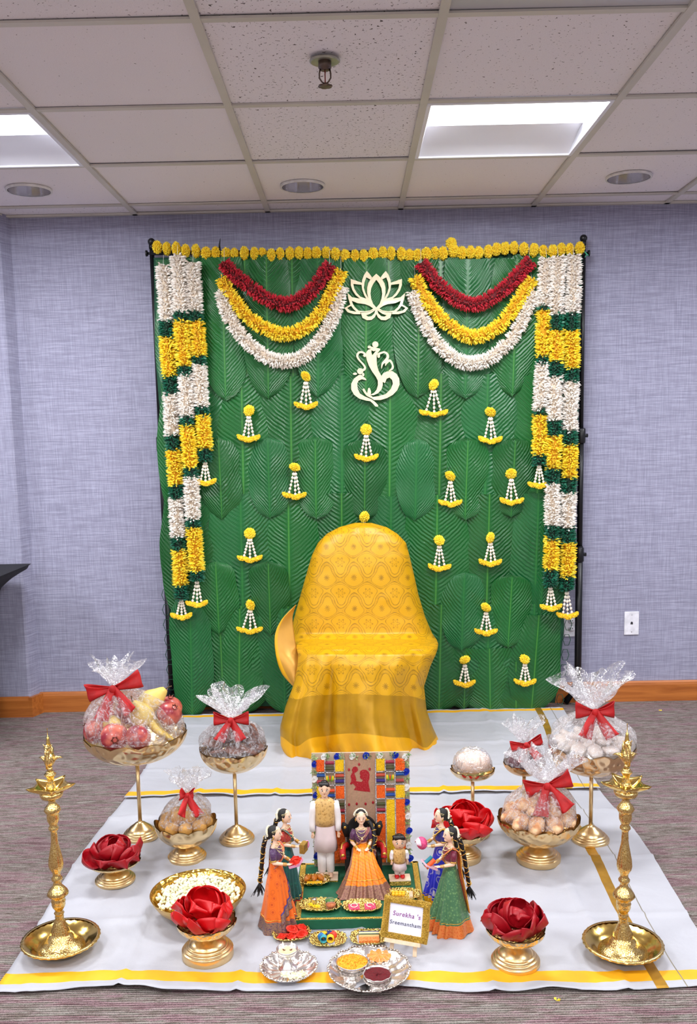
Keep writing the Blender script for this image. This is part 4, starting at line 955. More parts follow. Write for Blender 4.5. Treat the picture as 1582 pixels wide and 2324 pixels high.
for q in range(16):
    a = 2*pi*q/10 if q < 10 else 2*pi*(q-10)/5+.3; r = .082 if q < 10 else (.04 if q < 15 else 0)
    item('pastry', MPAS, ('outer' if q < 10 else 'upper' if q < 15 else 'topmost')+' half-moon pastry at '+clock(cos(a), sin(a))+' in the right wrapped bowl', 'pastry', C13+V3((r*cos(a), r*sin(a), -.002 if q < 10 else .026 if q < 15 else .04)), (R.uniform(-.3, .3), R.uniform(-.3, .3), a+R.uniform(-.5, .5)), R.uniform(.9, 1.05), 'half-moon pastries in the wrapped bowl')
wrap('clear cellophane over the pastry bowl, its red bow large and tilted', C13, .118, (.02, .108), .085, .215, 16, .02, (.062, .046, .055, -.32, -.2, 1.1), 5)
# 14 tall tray right --------------------------------------------------
C14, B14, _ = dish('sweets_stand', 'gold hammered bowl with a silver rim on a tall stem at far right, wrapped', 1340, 1908, 1347, 1684, 1756, .140, .060, .054, .0065, m_hammered('dcb284', 34, 1., .22, .012, 'ecd0a8'), .035, inner=SILVER)
t_ = NT('white_sweet'); WSW = t_.set(Base_Color=t_.mix(t_.noise(t_.coord(), 40, 3), 'cdb9ae', 'efe6df'), Roughness=.5)
b = MB(); b.lathe([(0, -.008), (.03, -.008), (.034, 0), (.03, .008), (0, .009)], 20, sx=1, sy=.7); MWS = take(b.build('flat_sweet', WSW))
for q in range(18):
    a = 2*pi*q/11 if q < 11 else 2*pi*(q-11)/6; r = .09 if q < 11 else .045
    item('flat_sweet', MWS, ('outer' if q < 11 else 'upper')+' off-white sweet at '+clock(cos(a), sin(a))+' in the far right bowl', 'sweet', C14+V3((r*cos(a), r*sin(a), .0 if q < 11 else .018)), (R.uniform(-.4, .4), R.uniform(-.4, .4), a), 1, 'flat off-white sweets in the far right bowl')
wrap('clear cellophane over the far right tall bowl, balloon of film above a red bow', C14, .140, (.0, .108), .09, .235, 18, .008, (.056, .044, .055, .0), 7)
# 15 small tall stand -------------------------------------------------
C16, B16, _ = dish('small_tray_stand', 'small fluted gold tray on a thin stem with one wrapped white ball', 1073, 1893, 1065, 1743, 1768, .074, .057, .048, .006, m_hammered('d9bd90', 60, .7, .2, .004, 'e9d4b0'), .08, nsc=14)
b = MB(); b.ball((0, 0, 0), (.057, .05, .038), 22, 14)
for q, p in enumerate(b.v): b.v[q] = p*(1+.05*noise.noise(p*40))
o = b.build('flour_ball', mat('e6cdbb', .45, 0, .08, 30, .3, 60, .004)); o.location = C16+V3((0, 0, .022)); tag(o, 'pale ball of wrapped dough on the small fluted tray', 'sweet')
b = MB(); b.grid(lambda i, j: V3((.066*cos(2*pi*i)*sin(pi/2*j)**.8, .06*sin(2*pi*i)*sin(pi/2*j)**.8, .005+.064*cos(pi/2*j)))*(1+.05*noise.noise(V3((cos(2*pi*i)*4, sin(2*pi*i)*4, j*5)))), 60, 14, closeu=True)
o = b.build('cling_film', CELLO); o.location = C16; tag(o, 'tight clear film over the pale ball on the small fluted tray', 'wrapping')
# 16 small tall stand behind the pastry bowl ---------------------------
C17, B17, _ = dish('small_sweet_stand', 'small silver-lined gold bowl on a thin stem behind the pastry bowl', 1189, 1880, 1190, 1728, 1758, .070, .055, .045, .006, m_hammered('d3a878', 60, .6, .24, .004), .03, inner=SILVER)
MPUR = lumpy('dark_sweet', .018, .016, mat('6d3a44', .6, 0, .2, 60), None)
for q in range(12):
    a = 2*pi*q/8 if q < 8 else 2*pi*(q-8)/4; r = .04 if q < 8 else .018
    item('dark_sweet', MPUR, ('outer' if q < 8 else 'upper')+' maroon sweet at '+clock(cos(a), sin(a))+' in the small rear bowl', 'sweet', C17+V3((r*cos(a), r*sin(a), 0 if q < 8 else .018)), (q, 0, q), 1, 'small maroon sweets in the rear wrapped bowl')
wrap('clear cellophane over the small rear bowl, red bow with one loop upright', C17, .068, (.0, .068), .045, .145, 12, .008, (.046, .030, .036, -.22, .0, 1.1), 9)

# ================================================================== brass oil lamps
def lampf(lb, bu, bv, tu, tv, flip):
    B = at(bu, bv, z=CH); t = thing('oil_lamp', lb, 'lamp', B, 0, 'tall brass oil lamps')
    ztop = at(tu, tv, y=B.y).z-CH; S = ztop/.615   # profile drawn for a total height of .615
    k = .885 if True else 1
    MB().lathe([(0, .002), (.048, 0), (.056, .004), (.072, .018), (.094, .032), (.1, .034), (.1, .037), (.094, .037), (.070, .022), (.058, .013), (0, .011)], 64, rf=lambda a, j, z: 1+.012*(4 <= j <= 7)*cos(a*32)).build('drip_plate', BRASSP, t)
    b = MB(); b.lathe([(.093, .0345), (.1005, .0365), (.098, .0395), (.092, .0385)], 72, zf=lambda a, j, z: .0012*sin(a*36)*(j == 2), cap=False); b.build('engraved_rim', BRASS, t)
    pr = [(0, .010), (.062, .010), (.060, .018), (.052, .022), (.048, .026), (.036, .034), (.034, .044), (.027, .050), (.024, .056), (.0235, .062), (.013, .090), (.0105, .098), (.012, .101), (.0105, .104), (.0115, .108), (.0135, .112), (.010, .117),
          (.011, .122), (.016, .130), (.018, .137), (.0175, .143), (.019, .146), (.0175, .152), (.017, .158), (.024, .163), (.027, .168), (.025, .176), (.019, .184), (.012, .192), (.010, .198), (.0095, .204), (.014, .208), (.0145, .213), (.0105, .219), (.010, .224),
          (.011, .230), (.0165, .240), (.019, .252), (.018, .266), (.014, .288), (.0105, .308), (.0085, .322), (.009, .326), (.0085, .331), (.008, .343), (.0095, .348), (.0135, .353), (.013, .358), (.0095, .363), (.012, .370), (.0155, .378), (.016, .388), (.0155, .396), (.0185, .400), (.022, .407), (.018, .415), (.011, .424), (.009, .430), (.010, .437), (.026, .442), (.029, .448), (.0305, .458), (.0, .46)]
    kk = .62/.64
    fl = lambda a, j, z: 1+(.05*cos(a*22+z*260) if .062 <= z < .09 else .05*cos(a*30) if .16 < z < .172 else .035*cos(a*12) if .235 < z < .3 else .0)
    MB().lathe([(r*S, z*S*kk) for r, z in pr], 72, rf=lambda a, j, z: fl(a, j, z/S/kk)).build('column', BRASS, t)
    z0 = .458*S*kk
    # five-spouted oil dish
    ps = flip*.3
    def rf(a): 
        q = ((a-pi/2+ps)*5/(2*pi)) % 1; q = abs(q-.5)*2; return 1+.62*max(0, q)**3.2
    b = MB(); n = 90
    prd = [(.0, -.004), (.020, -.003), (.030, .002), (.036, .010), (.040, .017), (.040, .0185), (.035, .013), (.028, .005), (.018, .001), (0, .0)]
    b.lathe([(r*S*1.02, z0+z*S) for r, z in prd], n, rf=lambda a, j, z: rf(a) if 3 <= j <= 6 else 1+.25*(rf(a)-1), cap=False, zf=lambda a, j, z: .006*(rf(a)-1)*(3 <= j <= 6))
    b.build('spouted_dish', BRASSP, t)
    b = MB(); z1 = z0+.0
    b.lathe([(r*S, z1+z*S) for r, z in [(.017, 0), (.013, .012), (.0115, .018), (.009, .022), (.0095, .025), (.0078, .028), (.0085, .036), (.0105, .042), (.0145, .045), (.015, .048), (.010, .051), (.011, .054), (.007, .056), (0, .056)]], 32); b.build('neck', BRASS, t)
    # swan finial
    zf = z1+.055*S; b = MB(); m_ = lambda x, y, z: V3((x*S, y*S, zf+z*S))
    b.tube([m_(0, 0, 0), m_(.001, 0, .012)], [.008*S, .006*S], 10)
    b.ball(m_(0, .004, .030), (.0135*S, .022*S, .019*S), 18, 12)
    for s in (-1, 1): b.tube([m_(s*.006, .002, .026), m_(s*.017, .006, .036), m_(s*.026, .012, .034), m_(s*.031, .014, .031)], [.009*S, .0085*S, .004*S, .001*S], 8, flat=.6)
    b.tube(spline([m_(0, -.016, .012), m_(0, -.020, .022), m_(0, -.018, .036), m_(0, -.012, .05), m_(0, -.008, .060)], 12), [.003*S]*4+[.0055*S]*5+[.007*S]*4, 10)
    b.ball(m_(0, -.009, .066), (.009*S, .011*S, .009*S), 14, 10)
    b.tube([m_(0, -.018, .066), m_(0, -.026, .060), m_(.001, -.027, .040), m_(0, -.024, .015)], [.004*S, .003*S, .0018*S, .002*S], 8)
    b.tube([m_(0, .01, .035), m_(0, .022, .055), m_(0, .02, .062)], [.010*S, .006*S, .001*S], 8, flat=.5)
    for s in (-1, 1): b.tube([m_(s*.007, -.006, .068), m_(s*.012, -.004, .074)], [.002*S, .0006*S], 6)
    b.build('bird_finial', BRASS, t)
    b = MB(); h = (ztop-zf)/S
    b.lathe([(r*S, zf+z*S) for r, z in [(.007, .070), (.0055, .076), (.004, .085), (.0035, .092), (.001, .093), (.0008, h-.004), (.0016, h-.002), (0, h)]], 12); b.build('spire', BRASSP, t)
lampf('tall brass oil lamp with a bird on top, standing in a plate at front left', 140, 2158, 109, 1652, 1)
lampf('tall brass oil lamp with a bird on top, standing in a plate at front right', 1413, 2168, 1412, 1642, -1)

# ================================================================== the doll tableau
SKIN = mat('eec4a4', .45, 0, .04, 60); SKINW = mat('f0c9ae', .4, 0, .03, 60); HAIR = mat('0b0a0b', .55, 0, .2, 300, .6, 700, .0008); JEW = mat('e8d9a8', .25, .6, .2, 200); JEWG = mat('e0b050', .3, .8, .15, 200)
JASW = m_petal('efe3bf', 'fffdf0', .5); LIP = mat('b03040', .4); EYEW = mat('f7f2ee', .3); IRIS = mat('1a1216', .2)
GREENB = mat('0b5a3c', .7, 0, .08, 60, .2, 900, .0005); TRIM = m_ornate('8e6418', 'ecc65e', 330, .3, 1., .002, .85)
def m_silk(c1, c2, k=55., rough=.4, metal=.0):
    t = NT('silk'); v = t.voro(t.coord(), k, 'F1'); m1 = t.ramp(v, [(.18, 1.), (.24, 0.)]); m2 = t.ramp(t.math('ABSOLUTE', t.math('SUBTRACT', v, .4)), [(.02, .6), (.05, 0.)])
    t.bump(t.noise(t.coord(), 90, 2), .2, .002)
    return t.set(Base_Color=t.mix(t.math('MAXIMUM', m1, m2), c1, c2), Roughness=rough, Metallic=metal, Sheen_Weight=.2)
def m_zari(c1, c2, k=700.):
    t = NT('zari'); w1 = t.wave(t.coord(), k/2.2, 1.5, 'Z', 'SIN', 4); w2 = t.voro(t.coord(), k/3, 'F1')
    return t.set(Base_Color=t.mix(t.ramp(t.math('MULTIPLY', w1, w2), [(.12, 0.), (.3, 1.)]), c1, c2), Roughness=.35, Metallic=.35)
def loft(b, secs, n=20, mi=0, rf=None, cap=True, zfn=None):
    k = len(secs); o = len(b.v)
    for j, (x, y, z, rx, ry) in enumerate(secs):
        for i in range(n):
            a = 2*pi*i/n; f = rf(a, j/(k-1)) if rf else 1
            b.v.append(V3((x+rx*f*cos(a), y+ry*f*sin(a), z+(zfn(a, j/(k-1)) if zfn else 0))))
    for j in range(k-1):
        for i in range(n): b.face([o+j*n+i, o+j*n+(i+1) % n, o+(j+1)*n+(i+1) % n, o+(j+1)*n+i], mi)
    if cap: b.face([o+i for i in reversed(range(n))], mi); b.face([o+(k-1)*n+i for i in range(n)], mi)
    return b
def scale(b, s): b.v = [p*s for p in b.v]; return b
def hand(b, w_, d, s=1, side=1):
    """palm at wrist w_, fingers along d, curled; thumb off the side"""
    d = V3(d).normalized(); up = V3((0, 0, 1)); x = d.cross(up).normalized()*side
    b.tube([w_, w_+d*.004, w_+d*.009], [.0028, .0036, .003], 8)
    for q, (o_, l) in enumerate(((-.0032, .0085), (-.0011, .010), (.0011, .0095), (.0032, .0075))):
        p = w_+d*.008+x*o_; b.tube([p, p+d*l*.55+x*o_*.15, p+d*l-up*.002+x*o_*.2], [.0013, .0012, .0008], 6)
    p = w_+d*.003-x*.003; b.tube([p, p+d*.004-x*.0035, p+d*.0075-x*.0035], [.0014, .0012, .0009], 6)
def face(t, s, hc, hr, yo, female=True, big=1.):
    cx, cy, cz = hc
    for sx in (-1, 1):
        e = V3((cx+sx*.0052*big, cy-hr[1]*.86, cz+.001*big))
        b = MB(); b.ball(e*s, (.0030*s*big, .0016*s*big, .0018*s*big), 10, 6); o = b.build('eye', EYEW, t)
        b = MB(); b.ball((e+V3((0, -.0012*big, 0)))*s, (.0014*s*big, .0007*s*big, .0015*s*big), 8, 5); b.build('iris', IRIS, o)
        b = MB(); b.tube([(e+V3((-.0035*big, .0005, .0032*big)))*s, (e+V3((0, -.0008, .0048*big)))*s, (e+V3((.0035*big, .0005, .0034*big)))*s], .0005*s*big, 5); b.tube([(e+V3((-.0032*big, .0004, .0006*big)))*s, (e+V3((0, -.0012, .0020*big)))*s, (e+V3((.0034*big, .0004, .0010*big)))*s], .0004*s*big, 5); b.build('brow_and_lash', HAIR, t)
    l = V3((cx, cy-hr[1]*.88, cz-.0085*big)); b = MB(); b.tube([(l+V3((-.0028*big, .0006, .0003)))*s, l*s, (l+V3((.0028*big, .0006, .0003)))*s], [.0003*s, .0010*s*big, .0003*s], 6); b.build('lips', LIP, t)
def beadring(b, pts, r):
    for p in pts: b.ball(p, r, 6, 4)
def woman(name, lb, u, v, utop, vtop, rz, P, z=CH):
    B = at(u, v, z=z); ht = at(utop, vtop, y=B.y).z-z; s = ht/(.285 if not P.get('seated') else .215)
    if P.get('seated'): B = B-V3((0, 0, .070*s))
    t = thing(name, lb, 'doll', B, rz, 'standing women dolls in sarees'); S = s
    sway = P.get('sway', 0)
    b = MB()
    seated = P.get('seated')
    loft(b, ([] if seated else [(0, 0, 0, .02, .016), (0, 0, .08, .024, .018)])+[(0, .001, .150, .024, .019), (0, 0, .165, .020, .016), (0, 0, .180, .0145, .012), (0, -.001, .195, .0165, .0145), (0, -.003, .206, .0195, .0175), (0, -.001, .218, .0205, .0145), (0, .001, .228, .016, .010), (0, .001, .233, .0075, .007), (0, 0, .240, .0056, .0058), (0, -.001, .250, .006, .0065)], 20)
    hc, hr = (0, -.002, .2635), (.0142, .0168, .0195)
    b.ball(hc, hr, 20, 14); b.ball((0, -.012, .2505), (.0065, .0055, .005), 10, 8); b.tube([V3((0, -.0175, .266)), V3((0, -.0205, .2595)), V3((0, -.018, .2585))], [.0012, .0022, .0014], 8)
    for sx in (-1, 1):
        b.ball((sx*.0142, .0, .2625), (.0018, .003, .0045), 8, 6)
        sh, el, wr = V3((sx*.0195, .001, .223)), V3((sx*.028, -.004, .192)), V3((sx*.014, -.036, .184))
        b.tube([sh, sh.lerp(el, .5)+V3((sx*.002, 0, 0)), el], [.0072, .0062, .0052], 12); b.tube([el, el.lerp(wr, .5), wr], [.0054, .0046, .0032], 12); b.ball(el, .0052, 10, 6); hand(b, wr, (-sx*.35, -1, .1), 1, sx)
    scale(b, S).build('body', SKINW, t, remesh=.0011)
    face(t, S, hc, hr, 0)
    b = MB(); b.ball(V3((0, .003, .2665)), (.0160, .0170, .0185), 20, 14); o_ = b.v
    b.v = [V3((p.x, max(p.y, -.0075-.006*max(0, (p.z-.272)/.012)), p.z)) for p in b.v]; b.ball((0, .017, .256), (.010, .008, .011), 12, 8); scale(b, S).build('hair', HAIR, t)
    b = MB()
    for q in range(46):
        a = pi*(q/45); k = V3((.0165*cos(a), .0125+.004*sin(a), .262+.0165*sin(a)))
        for e in range(5): b.petal(k*S, V3((cos(a)*.6+R.uniform(-.8, .8), 1+R.uniform(-.6, .3), sin(a)*.6+R.uniform(-.8, .8))), .0058*S, .0016*S)
    for q in range(26): b.petal(V3((R.uniform(-.012, .012), .021, R.uniform(.244, .27)))*S, V3((R.uniform(-1, 1), 1, R.uniform(-1, 1))), .0065*S, .0017*S)
    b.build('hair_flowers', JASW, t, stuff=True)
    b = MB(); beadring(b, [V3((.0155*cos(a), .002-.0185*sin(a)*.75, .2725+.005*sin(a)))*S for a in [pi*q/18 for q in range(19)]], .0012*S); beadring(b, [V3((0, -.0135+.0016*q, .274+.0012*q))*S for q in range(8)], .0011*S)
    beadring(b, [V3((.0158*cos(a), .0005-.0165*sin(a)*.75, .2695+.005*sin(a)))*S for a in [pi*q/18 for q in range(19)]], .0009*S)
    b.build('headpiece', JEW, t, stuff=True)
    for sx in (-1, 1):
        b = MB(); b.ball(V3((sx*.0158, -.001, .2565))*S, (.0022*S, .0022*S, .0032*S), 8, 6); b.ball(V3((sx*.0158, -.001, .2525))*S, .0014*S, 6, 4); b.build('earring', JEWG, t)
    # braid, down the back and swung to one side
    bx = P.get('braid', 1); path = spline(P['bpath'] if P.get('bpath') else [V3((0, .024, .252)), V3((bx*.004, .034, .22)), V3((bx*.008, .040, .18)), V3((bx*.010, .046, .14)), V3((bx*.011, .050, .115))], 20)
    b = MB(); b.tube([p*S for p in path], [(.0075-.0022*q/20+.0010*abs(sin(q*1.25)))*S for q in range(21)], 10, flat=.8); br = b.build('braid', HAIR, t)
    b = MB()
    for q in range(1, 20, 2):
        p = path[q]; b.tube([(p+V3((.0072*cos(a)+0, .0065*sin(a), .004*sin(a+q)))) *S for a in [2*pi*e/8 for e in range(9)]], .0013*S, 5, cap=False)
    b.build('gold_braid_band', JEWG, br)
    b = MB(); e = path[-1]
    for q in range(60):
        d = V3((R.uniform(-.5, .5), R.uniform(-.35, .6), -1)); L = R.uniform(.022, .036); b.tube([e*S, (e+d*L*.5)*S, (e+V3((d.x*1.1, d.y*1.1, d.z*1.1))*L)*S], [.0014*S, .0010*S, .0005*S], 4)
    b.build('braid_tassel', HAIR, br, stuff=True)
    # blouse
    bl, sk, bo, pa = P['blouse'], P['skirt'], P['border'], P['pallu']
    b = MB(); loft(b, [(0, -.001, .194, .0180, .0160), (0, -.003, .206, .0212, .0192), (0, -.001, .218, .0222, .0160), (0, .001, .2275, .0178, .0118)], 24, cap=False); scale(b, S).build('blouse', bl, t)
    for sx in (-1, 1):
        sh, el = V3((sx*.0185, .001, .2245)), V3((sx*.0265, -.003, .198)); b = MB(); b.tube([sh, sh.lerp(el, .5)+V3((sx*.002, 0, 0)), el], [.0092, .0090, .0080], 14); o = scale(b, S).build('sleeve', bl, t)
        b = MB(); b.tube([el*S, (el+(el-sh).normalized()*.003)*S], .0084*S, 14); b.build('sleeve_hem', JEWG, o)
        b = MB(); wr = V3((sx*.014, -.036, .184)); el2 = V3((sx*.028, -.004, .192))
        for q in range(4): p = el2.lerp(wr, .68+.08*q); dd = (wr-el2).normalized(); b.tube([p*S, (p+dd*.0014)*S], .0052*S, 12)
        b.build('bangles', JEWG, t)
    # skirt: pleated front, border band
    kx = P.get('flare', .052); np_ = 9
    def rad(q): return .0165+.0125*sin(min(1, q*2.6)*pi/2)+(kx-.029)*max(0, (q-.18)/.82)**1.25
    def sf(i, j):
        a = 2*pi*i; r = rad(j); frt = max(0, -sin(a))**2; pl_ = (.16*j*sin(a*np_*2.2+j*1.6)*frt+.07*j*sin(a*7+1.1)); sw = sway*j*.02
        return V3((r*(1+pl_)*cos(a)+sw, r*(.82+.10*j)*(1+pl_)*sin(a)-.004*j, .184*(1-j)+.002+.0025*j*sin(a*4)))*S
    if seated:
        cp = spline([V3((0, 0, .184)), V3((0, -.010, .172)), V3((0, -.034, .163)), V3((0, -.056, .146)), V3((0, -.070, .112)), V3((0, -.082, .0725))], 40); cr = [(0, .0165, .013), (.2, .029, .020), (.4, .033, .020), (.6, .040, .024), (.8, .056, .034), (1, .080, .050)]
        def sf(i, j):
            a = 2*pi*i; q = min(j*40, 39.999); k = int(q); c = cp[k].lerp(cp[k+1], q-k); d = (cp[k+1]-cp[k]).normalized(); rx, ry = interp(cr, j); f = max(0, -sin(a))
            up_ = V3((0, -d.z, d.y)); up_ = up_ if up_.y > 0 or up_.z > 0 else -up_; pl_ = 1+(.10*j*sin(a*20+j*2)*f+.06*j*sin(a*7+1))
            e = d.cross(V3((1, 0, 0))); e = V3((0, abs(e.y), e.z if e.y > 0 else -e.z)); kz = max(0, (j-.75)/.25); e = e.lerp(V3((0, 1, 0)), kz).normalized()
            p = c+V3((rx*pl_*cos(a), 0, 0))+e*(ry*pl_*sin(a)); return V3((p.x, p.y, max(p.z, .0715)))*S
    b = MB(); b.grid(sf, 140, 40, closeu=True, mif=lambda i, j: 1 if j > (.84 if seated else .80) or (seated and .47 < i < .60 and j > .1) else 0); o = b.build('skirt', [sk, bo], t)
    b = MB(); b.tube([sf(q/60, .80)+ (V3(sf(q/60, .80))-V3((0, 0, sf(q/60, .8).z))).normalized()*.0004 for q in range(61)], .0011*S, 5, cap=False); b.build('border_edge', JEWG, o)
    # saree end: from the waist across the chest and over the shoulder, falling behind
    sx = P.get('over', -1)
    pc_ = spline([V3((-sx*.018, -.004, .180)), V3((-sx*.008, -.0185, .192)), V3((sx*.004, -.0215, .207)), V3((sx*.014, -.0155, .221)), V3((sx*.017, 0, .2305)), V3((sx*.017, .0155, .217)), V3((sx*.018, .019, .17))]+([V3((sx*.03, .012, .15)), V3((sx*.046, -.004, .135))] if seated else [V3((sx*.022, .030, .10)), V3((sx*.024, .036, .055))]), 40)
    def pf(i, j):
        q = j*40; a = int(min(q, 39)); p = pc_[a].lerp(pc_[a+1], q-a); w_ = (.011 if j < .5 else .011+.012*(j-.5)*2)
        return (p+V3((-(i-.5)*2*w_*(.75 if j < .55 else 1)*1, -.0015*sin(i*12)+.0, (-(i-.5)*sx*.014*(1-j) if j < .5 else 0))))*S
    b = MB(); b.grid(pf, 12, 44, mif=lambda i, j: 1 if (i > .84 or i < .1 or j > .9) else 0); b.build('saree_end', [pa, P['paborder']], t, solid=.0008)
    if P.get('sash'):
        def df(i, j):
            a = -.25-2.4*j; q = .10+.62*j+.16*i; p = sf((a/(2*pi)) % 1, min(.97, q)); o_ = V3((p.x, p.y, 0)).normalized()*.0022*S; return p+o_
        b = MB(); b.grid(df, 8, 40, mif=lambda i, j: 1 if i < .12 or i > .9 else 0); b.build('diagonal_band', [bo, P['edge']], t, solid=.0006)
    b = MB(); beadring(b, [V3((.0185*cos(a), -.0005+.0155*sin(a), .186-.001*sin(a)))*S for a in [2*pi*q/34 for q in range(34)]], .0016*S); b.build('waist_belt', JEWG, t, stuff=True)
    b = MB()
    for rr2, dz, r in ((.009, .0, .0011), (.013, .008, .0013), (.016, .019, .0014), (.015, .027, .0012)):
        for q in range(17):
            a = pi*q/16; b.ball(V3((rr2*cos(a), -.004-(.010+.005*(dz > .005)+.004*(dz > .015))*sin(a), .2335-dz*sin(a)-.003*(dz > 0)))*S, r*S*1.15, 6, 4)
    b.ball(V3((0, -.0235, .207))*S, .0034*S, 8, 6); b.build('necklaces', JEW, t, stuff=True)
    M = Matrix.Translation(B) @ Matrix.Rotation(rz, 4, 'Z'); return M, S, B
def rose_mesh(r, mm, turns=3.3):
    def fn(i, j):
        a = 2*pi*turns*i; rr_ = r*(.08+.92*i)*(.75+.35*j*(.4+i)); lob = 1+.10*cos(a*2.6)*j*i
        return V3((rr_*lob*cos(a), rr_*lob*sin(a), r*(.05+.72*j*(1-.45*i)+.22*(1-i)-.18*j*j*i)))
    b = MB(); b.grid(fn, 84, 5); b.ball((0, 0, .1*r), (r*.8, r*.8, r*.28), 14, 8); return take(b.build('rose', mm))
CORAL = mat('e8402c', .6, 0, .1, 200); MROSE = rose_mesh(.0125, CORAL)
ORG, PURP = m_silk('e66a12', 'c94a0a', 60), m_zari('3a2a6a', 'b48c5a')
M1, S1, BB1 = woman('woman_doll', 'woman doll in orange saree with purple border holding coral roses, front left', 630, 2100, 600, 1874, radians(78), dict(blouse=m_silk('4a2a55', '7a5a80', 300), skirt=ORG, border=PURP, pallu=m_silk('d9581c', 'e8a040', 120), paborder=PURP, edge=mat('2c2a8a', .5), sash=1, flare=.058, over=1, braid=1))
M2, S2, BB2 = woman('woman_doll', 'woman doll in dark teal saree with red border, standing behind the orange one', 652, 2052, 634, 1836, radians(72), dict(blouse=m_silk('a8242a', 'd87a3a', 250), skirt=m_silk('06504e', '0b6a60', 60, .35), border=m_zari('8e1420', 'b83a2a'), pallu=m_silk('0a6a78', '1a8a90', 120), paborder=m_zari('c9501c', 'e8b040'), flare=.050, over=-1, braid=1, sway=-.6))
M3, S3, BB3 = woman('woman_doll', 'woman doll in green saree with orange border carrying thread spools, front right', 1023, 2103, 1045, 1876, radians(-72), dict(blouse=m_silk('6a1230', '8a2a48', 300), skirt=m_silk('3f6e4a', '7fa86a', 150, .42), border=m_zari('d8521c', 'eb9a50'), pallu=m_silk('cf5220', 'e89038', 150), paborder=m_zari('c9501c', 'e8b040'), flare=.068, over=1, braid=1))
M4, S4, BB4 = woman('woman_doll', 'woman doll in royal blue and yellow saree, standing behind the green one', 1003, 2052, 1024, 1834, radians(-76), dict(blouse=m_silk('1a1a70', '4a4aa0', 200), skirt=m_silk('1420b4', 'b0aab8', 36), border=m_zari('c98a0c', 'e8b828'), pallu=m_silk('d89a0c', 'f0c030', 120), paborder=m_zari('c98a0c', 'f0c440'), flare=.056, over=1, braid=1))
def held(M, S, name, lb, cat, parts, off=(0, -.058, .186), rz=0., tilt=.0):
    p = M @ (V3(off)*S); t = thing(name, lb, cat, p, M.to_euler().z+rz); t.rotation_euler = (tilt, 0, t.rotation_euler.z)
    for nm, b, mm in parts: b.build(nm, mm, t)
    return t
def boxtray(w_, d, h): return MB().box((0, 0, 0), (w_, d, .002)).box((0, d/2, h/2), (w_, .0015, h)).box((0, -d/2, h/2), (w_, .0015, h)).box((w_/2, 0, h/2), (.0015, d, h)).box((-w_/2, 0, h/2), (.0015, d, h))
PINKP = mat('d890b0', .4)
t = held(M1, S1, 'rose_tray', 'small pink tray of coral roses held by the orange saree doll', 'tray', [('tray', boxtray(.036, .03, .006), PINKP)], tilt=-.35, off=(0, -.058, .180))
for q, (x, y, r) in enumerate(((-.009, -.006, 0), (.009, -.006, .4), (0, .008, .8), (0, -.001, 0))): inst('rose', MROSE, t, (x, y, .004+.008*(q == 3)), (-.2, .2*q, r), 1.05)
t = held(M2, S2, 'gift_bag', 'small gold and pink purse held by the teal saree doll', 'purse', [('purse', MB().box((0, 0, 0), (.030, .014, .026)), mat('a8843c', .5, .3, .2, 300)), ('flap', MB().box((0, -.0078, .006), (.031, .0015, .013)), mat('8a6a2c', .5, .3)), ('pink_pouch', MB().ball((.016, -.004, .002), (.008, .007, .012), 10, 8), mat('d880a8', .5))], off=(0, -.055, .178))
b1 = MB(); b1.ball((0, 0, 0), (.020, .015, .017), 18, 12); b2 = MB()
for q in range(5): b2.tube([V3((.019*cos(a)*(.5+.12*q), -.0155+.002*q-.001, .016*sin(a)*(.5+.1*q))) for a in [pi*e/8 for e in range(9)]], .0014, 5)
t = held(M4, S4, 'bangle_basket', 'round pink basket of bangles held by the blue and yellow saree doll', 'basket', [('basket', b1, mat('d8487c', .5, 0, .25, 200)), ('bangle_rows', b2, mat('f4d4e0', .4))], off=(0, -.058, .190))
t = held(M3, S3, 'spool_tray', 'pale pink tray held by the green saree doll, carrying thread spools', 'tray', [('tray', boxtray(.040, .034, .004), mat('dbb0c0', .5))], tilt=-.5, off=(0, -.062, .186))
def spool(c, L=.026, r=.0055):
    b = MB(); b.tube([V3((-L/2, 0, 0)), V3((-L/2+.0015, 0, 0)), V3((-L/2+.002, 0, 0)), V3((L/2-.002, 0, 0)), V3((L/2-.0015, 0, 0)), V3((L/2, 0, 0))], [r*1.02, r*1.02, r*.95, r*.95, r*1.02, r*1.02], 14)
    b.tube([V3((-L/2-.0005, 0, 0)), V3((L/2+.0005, 0, 0))], r*.45, 10, mi=1); o = b.build('thread_spool', [mat(c, .5, 0, .1, 500, .4, 900, .0006), mat('e9e9ee', .4)]); return o
for q, (c, nm) in enumerate((('e8541c', 'orange thread spool lying on the tray of the green saree doll'), ('0d7a8c', 'teal thread spool lying on the tray of the green saree doll'))):
    o = spool(c, .030, .0062); tt = M3 @ (V3(((.009 if q == 0 else -.009), -.062, .1945))*S3); o.location = tt; o.rotation_euler = (0, -.5, M3.to_euler().z+pi/2+.2); o['label'] = nm; o['category'] = 'spool'
# platform -----------------------------------------------------------
PZ = CH+.027; pA, pB = at(667, 2105, z=CH), at(970, 2110, z=CH); pw = (pB.x-pA.x); pd = .335; pc = V3(((pA.x+pB.x)/2, pA.y-.012+pd/2, CH))
t = thing('doll_platform', 'low green platform with gold braid edging under the doll family', 'platform', pc)
bevel(MB().box((0, 0, .0135), (pw, pd, .027)).build('board', GREENB, t), .001)
b = MB()
for s in (-1, 1): b.box((s*(pw/2-.010), 0, .0278), (.014, pd, .0016)); b.box((0, s*(pd/2-.006), .0278), (pw, .008, .0016))
b.build('braid_trim', TRIM, t)
b = MB()
for s in (-1, 1):
    for q in range(44): b.ball((s*(pw/2-.018), -pd/2+pd*(q+.5)/44, .0282), (.0022, .0026, .0012), 6, 4)
for q in range(56): b.ball((-pw/2+pw*(q+.5)/56, -pd/2+.0035, .0284), (.0028, .0018, .0014), 6, 4)
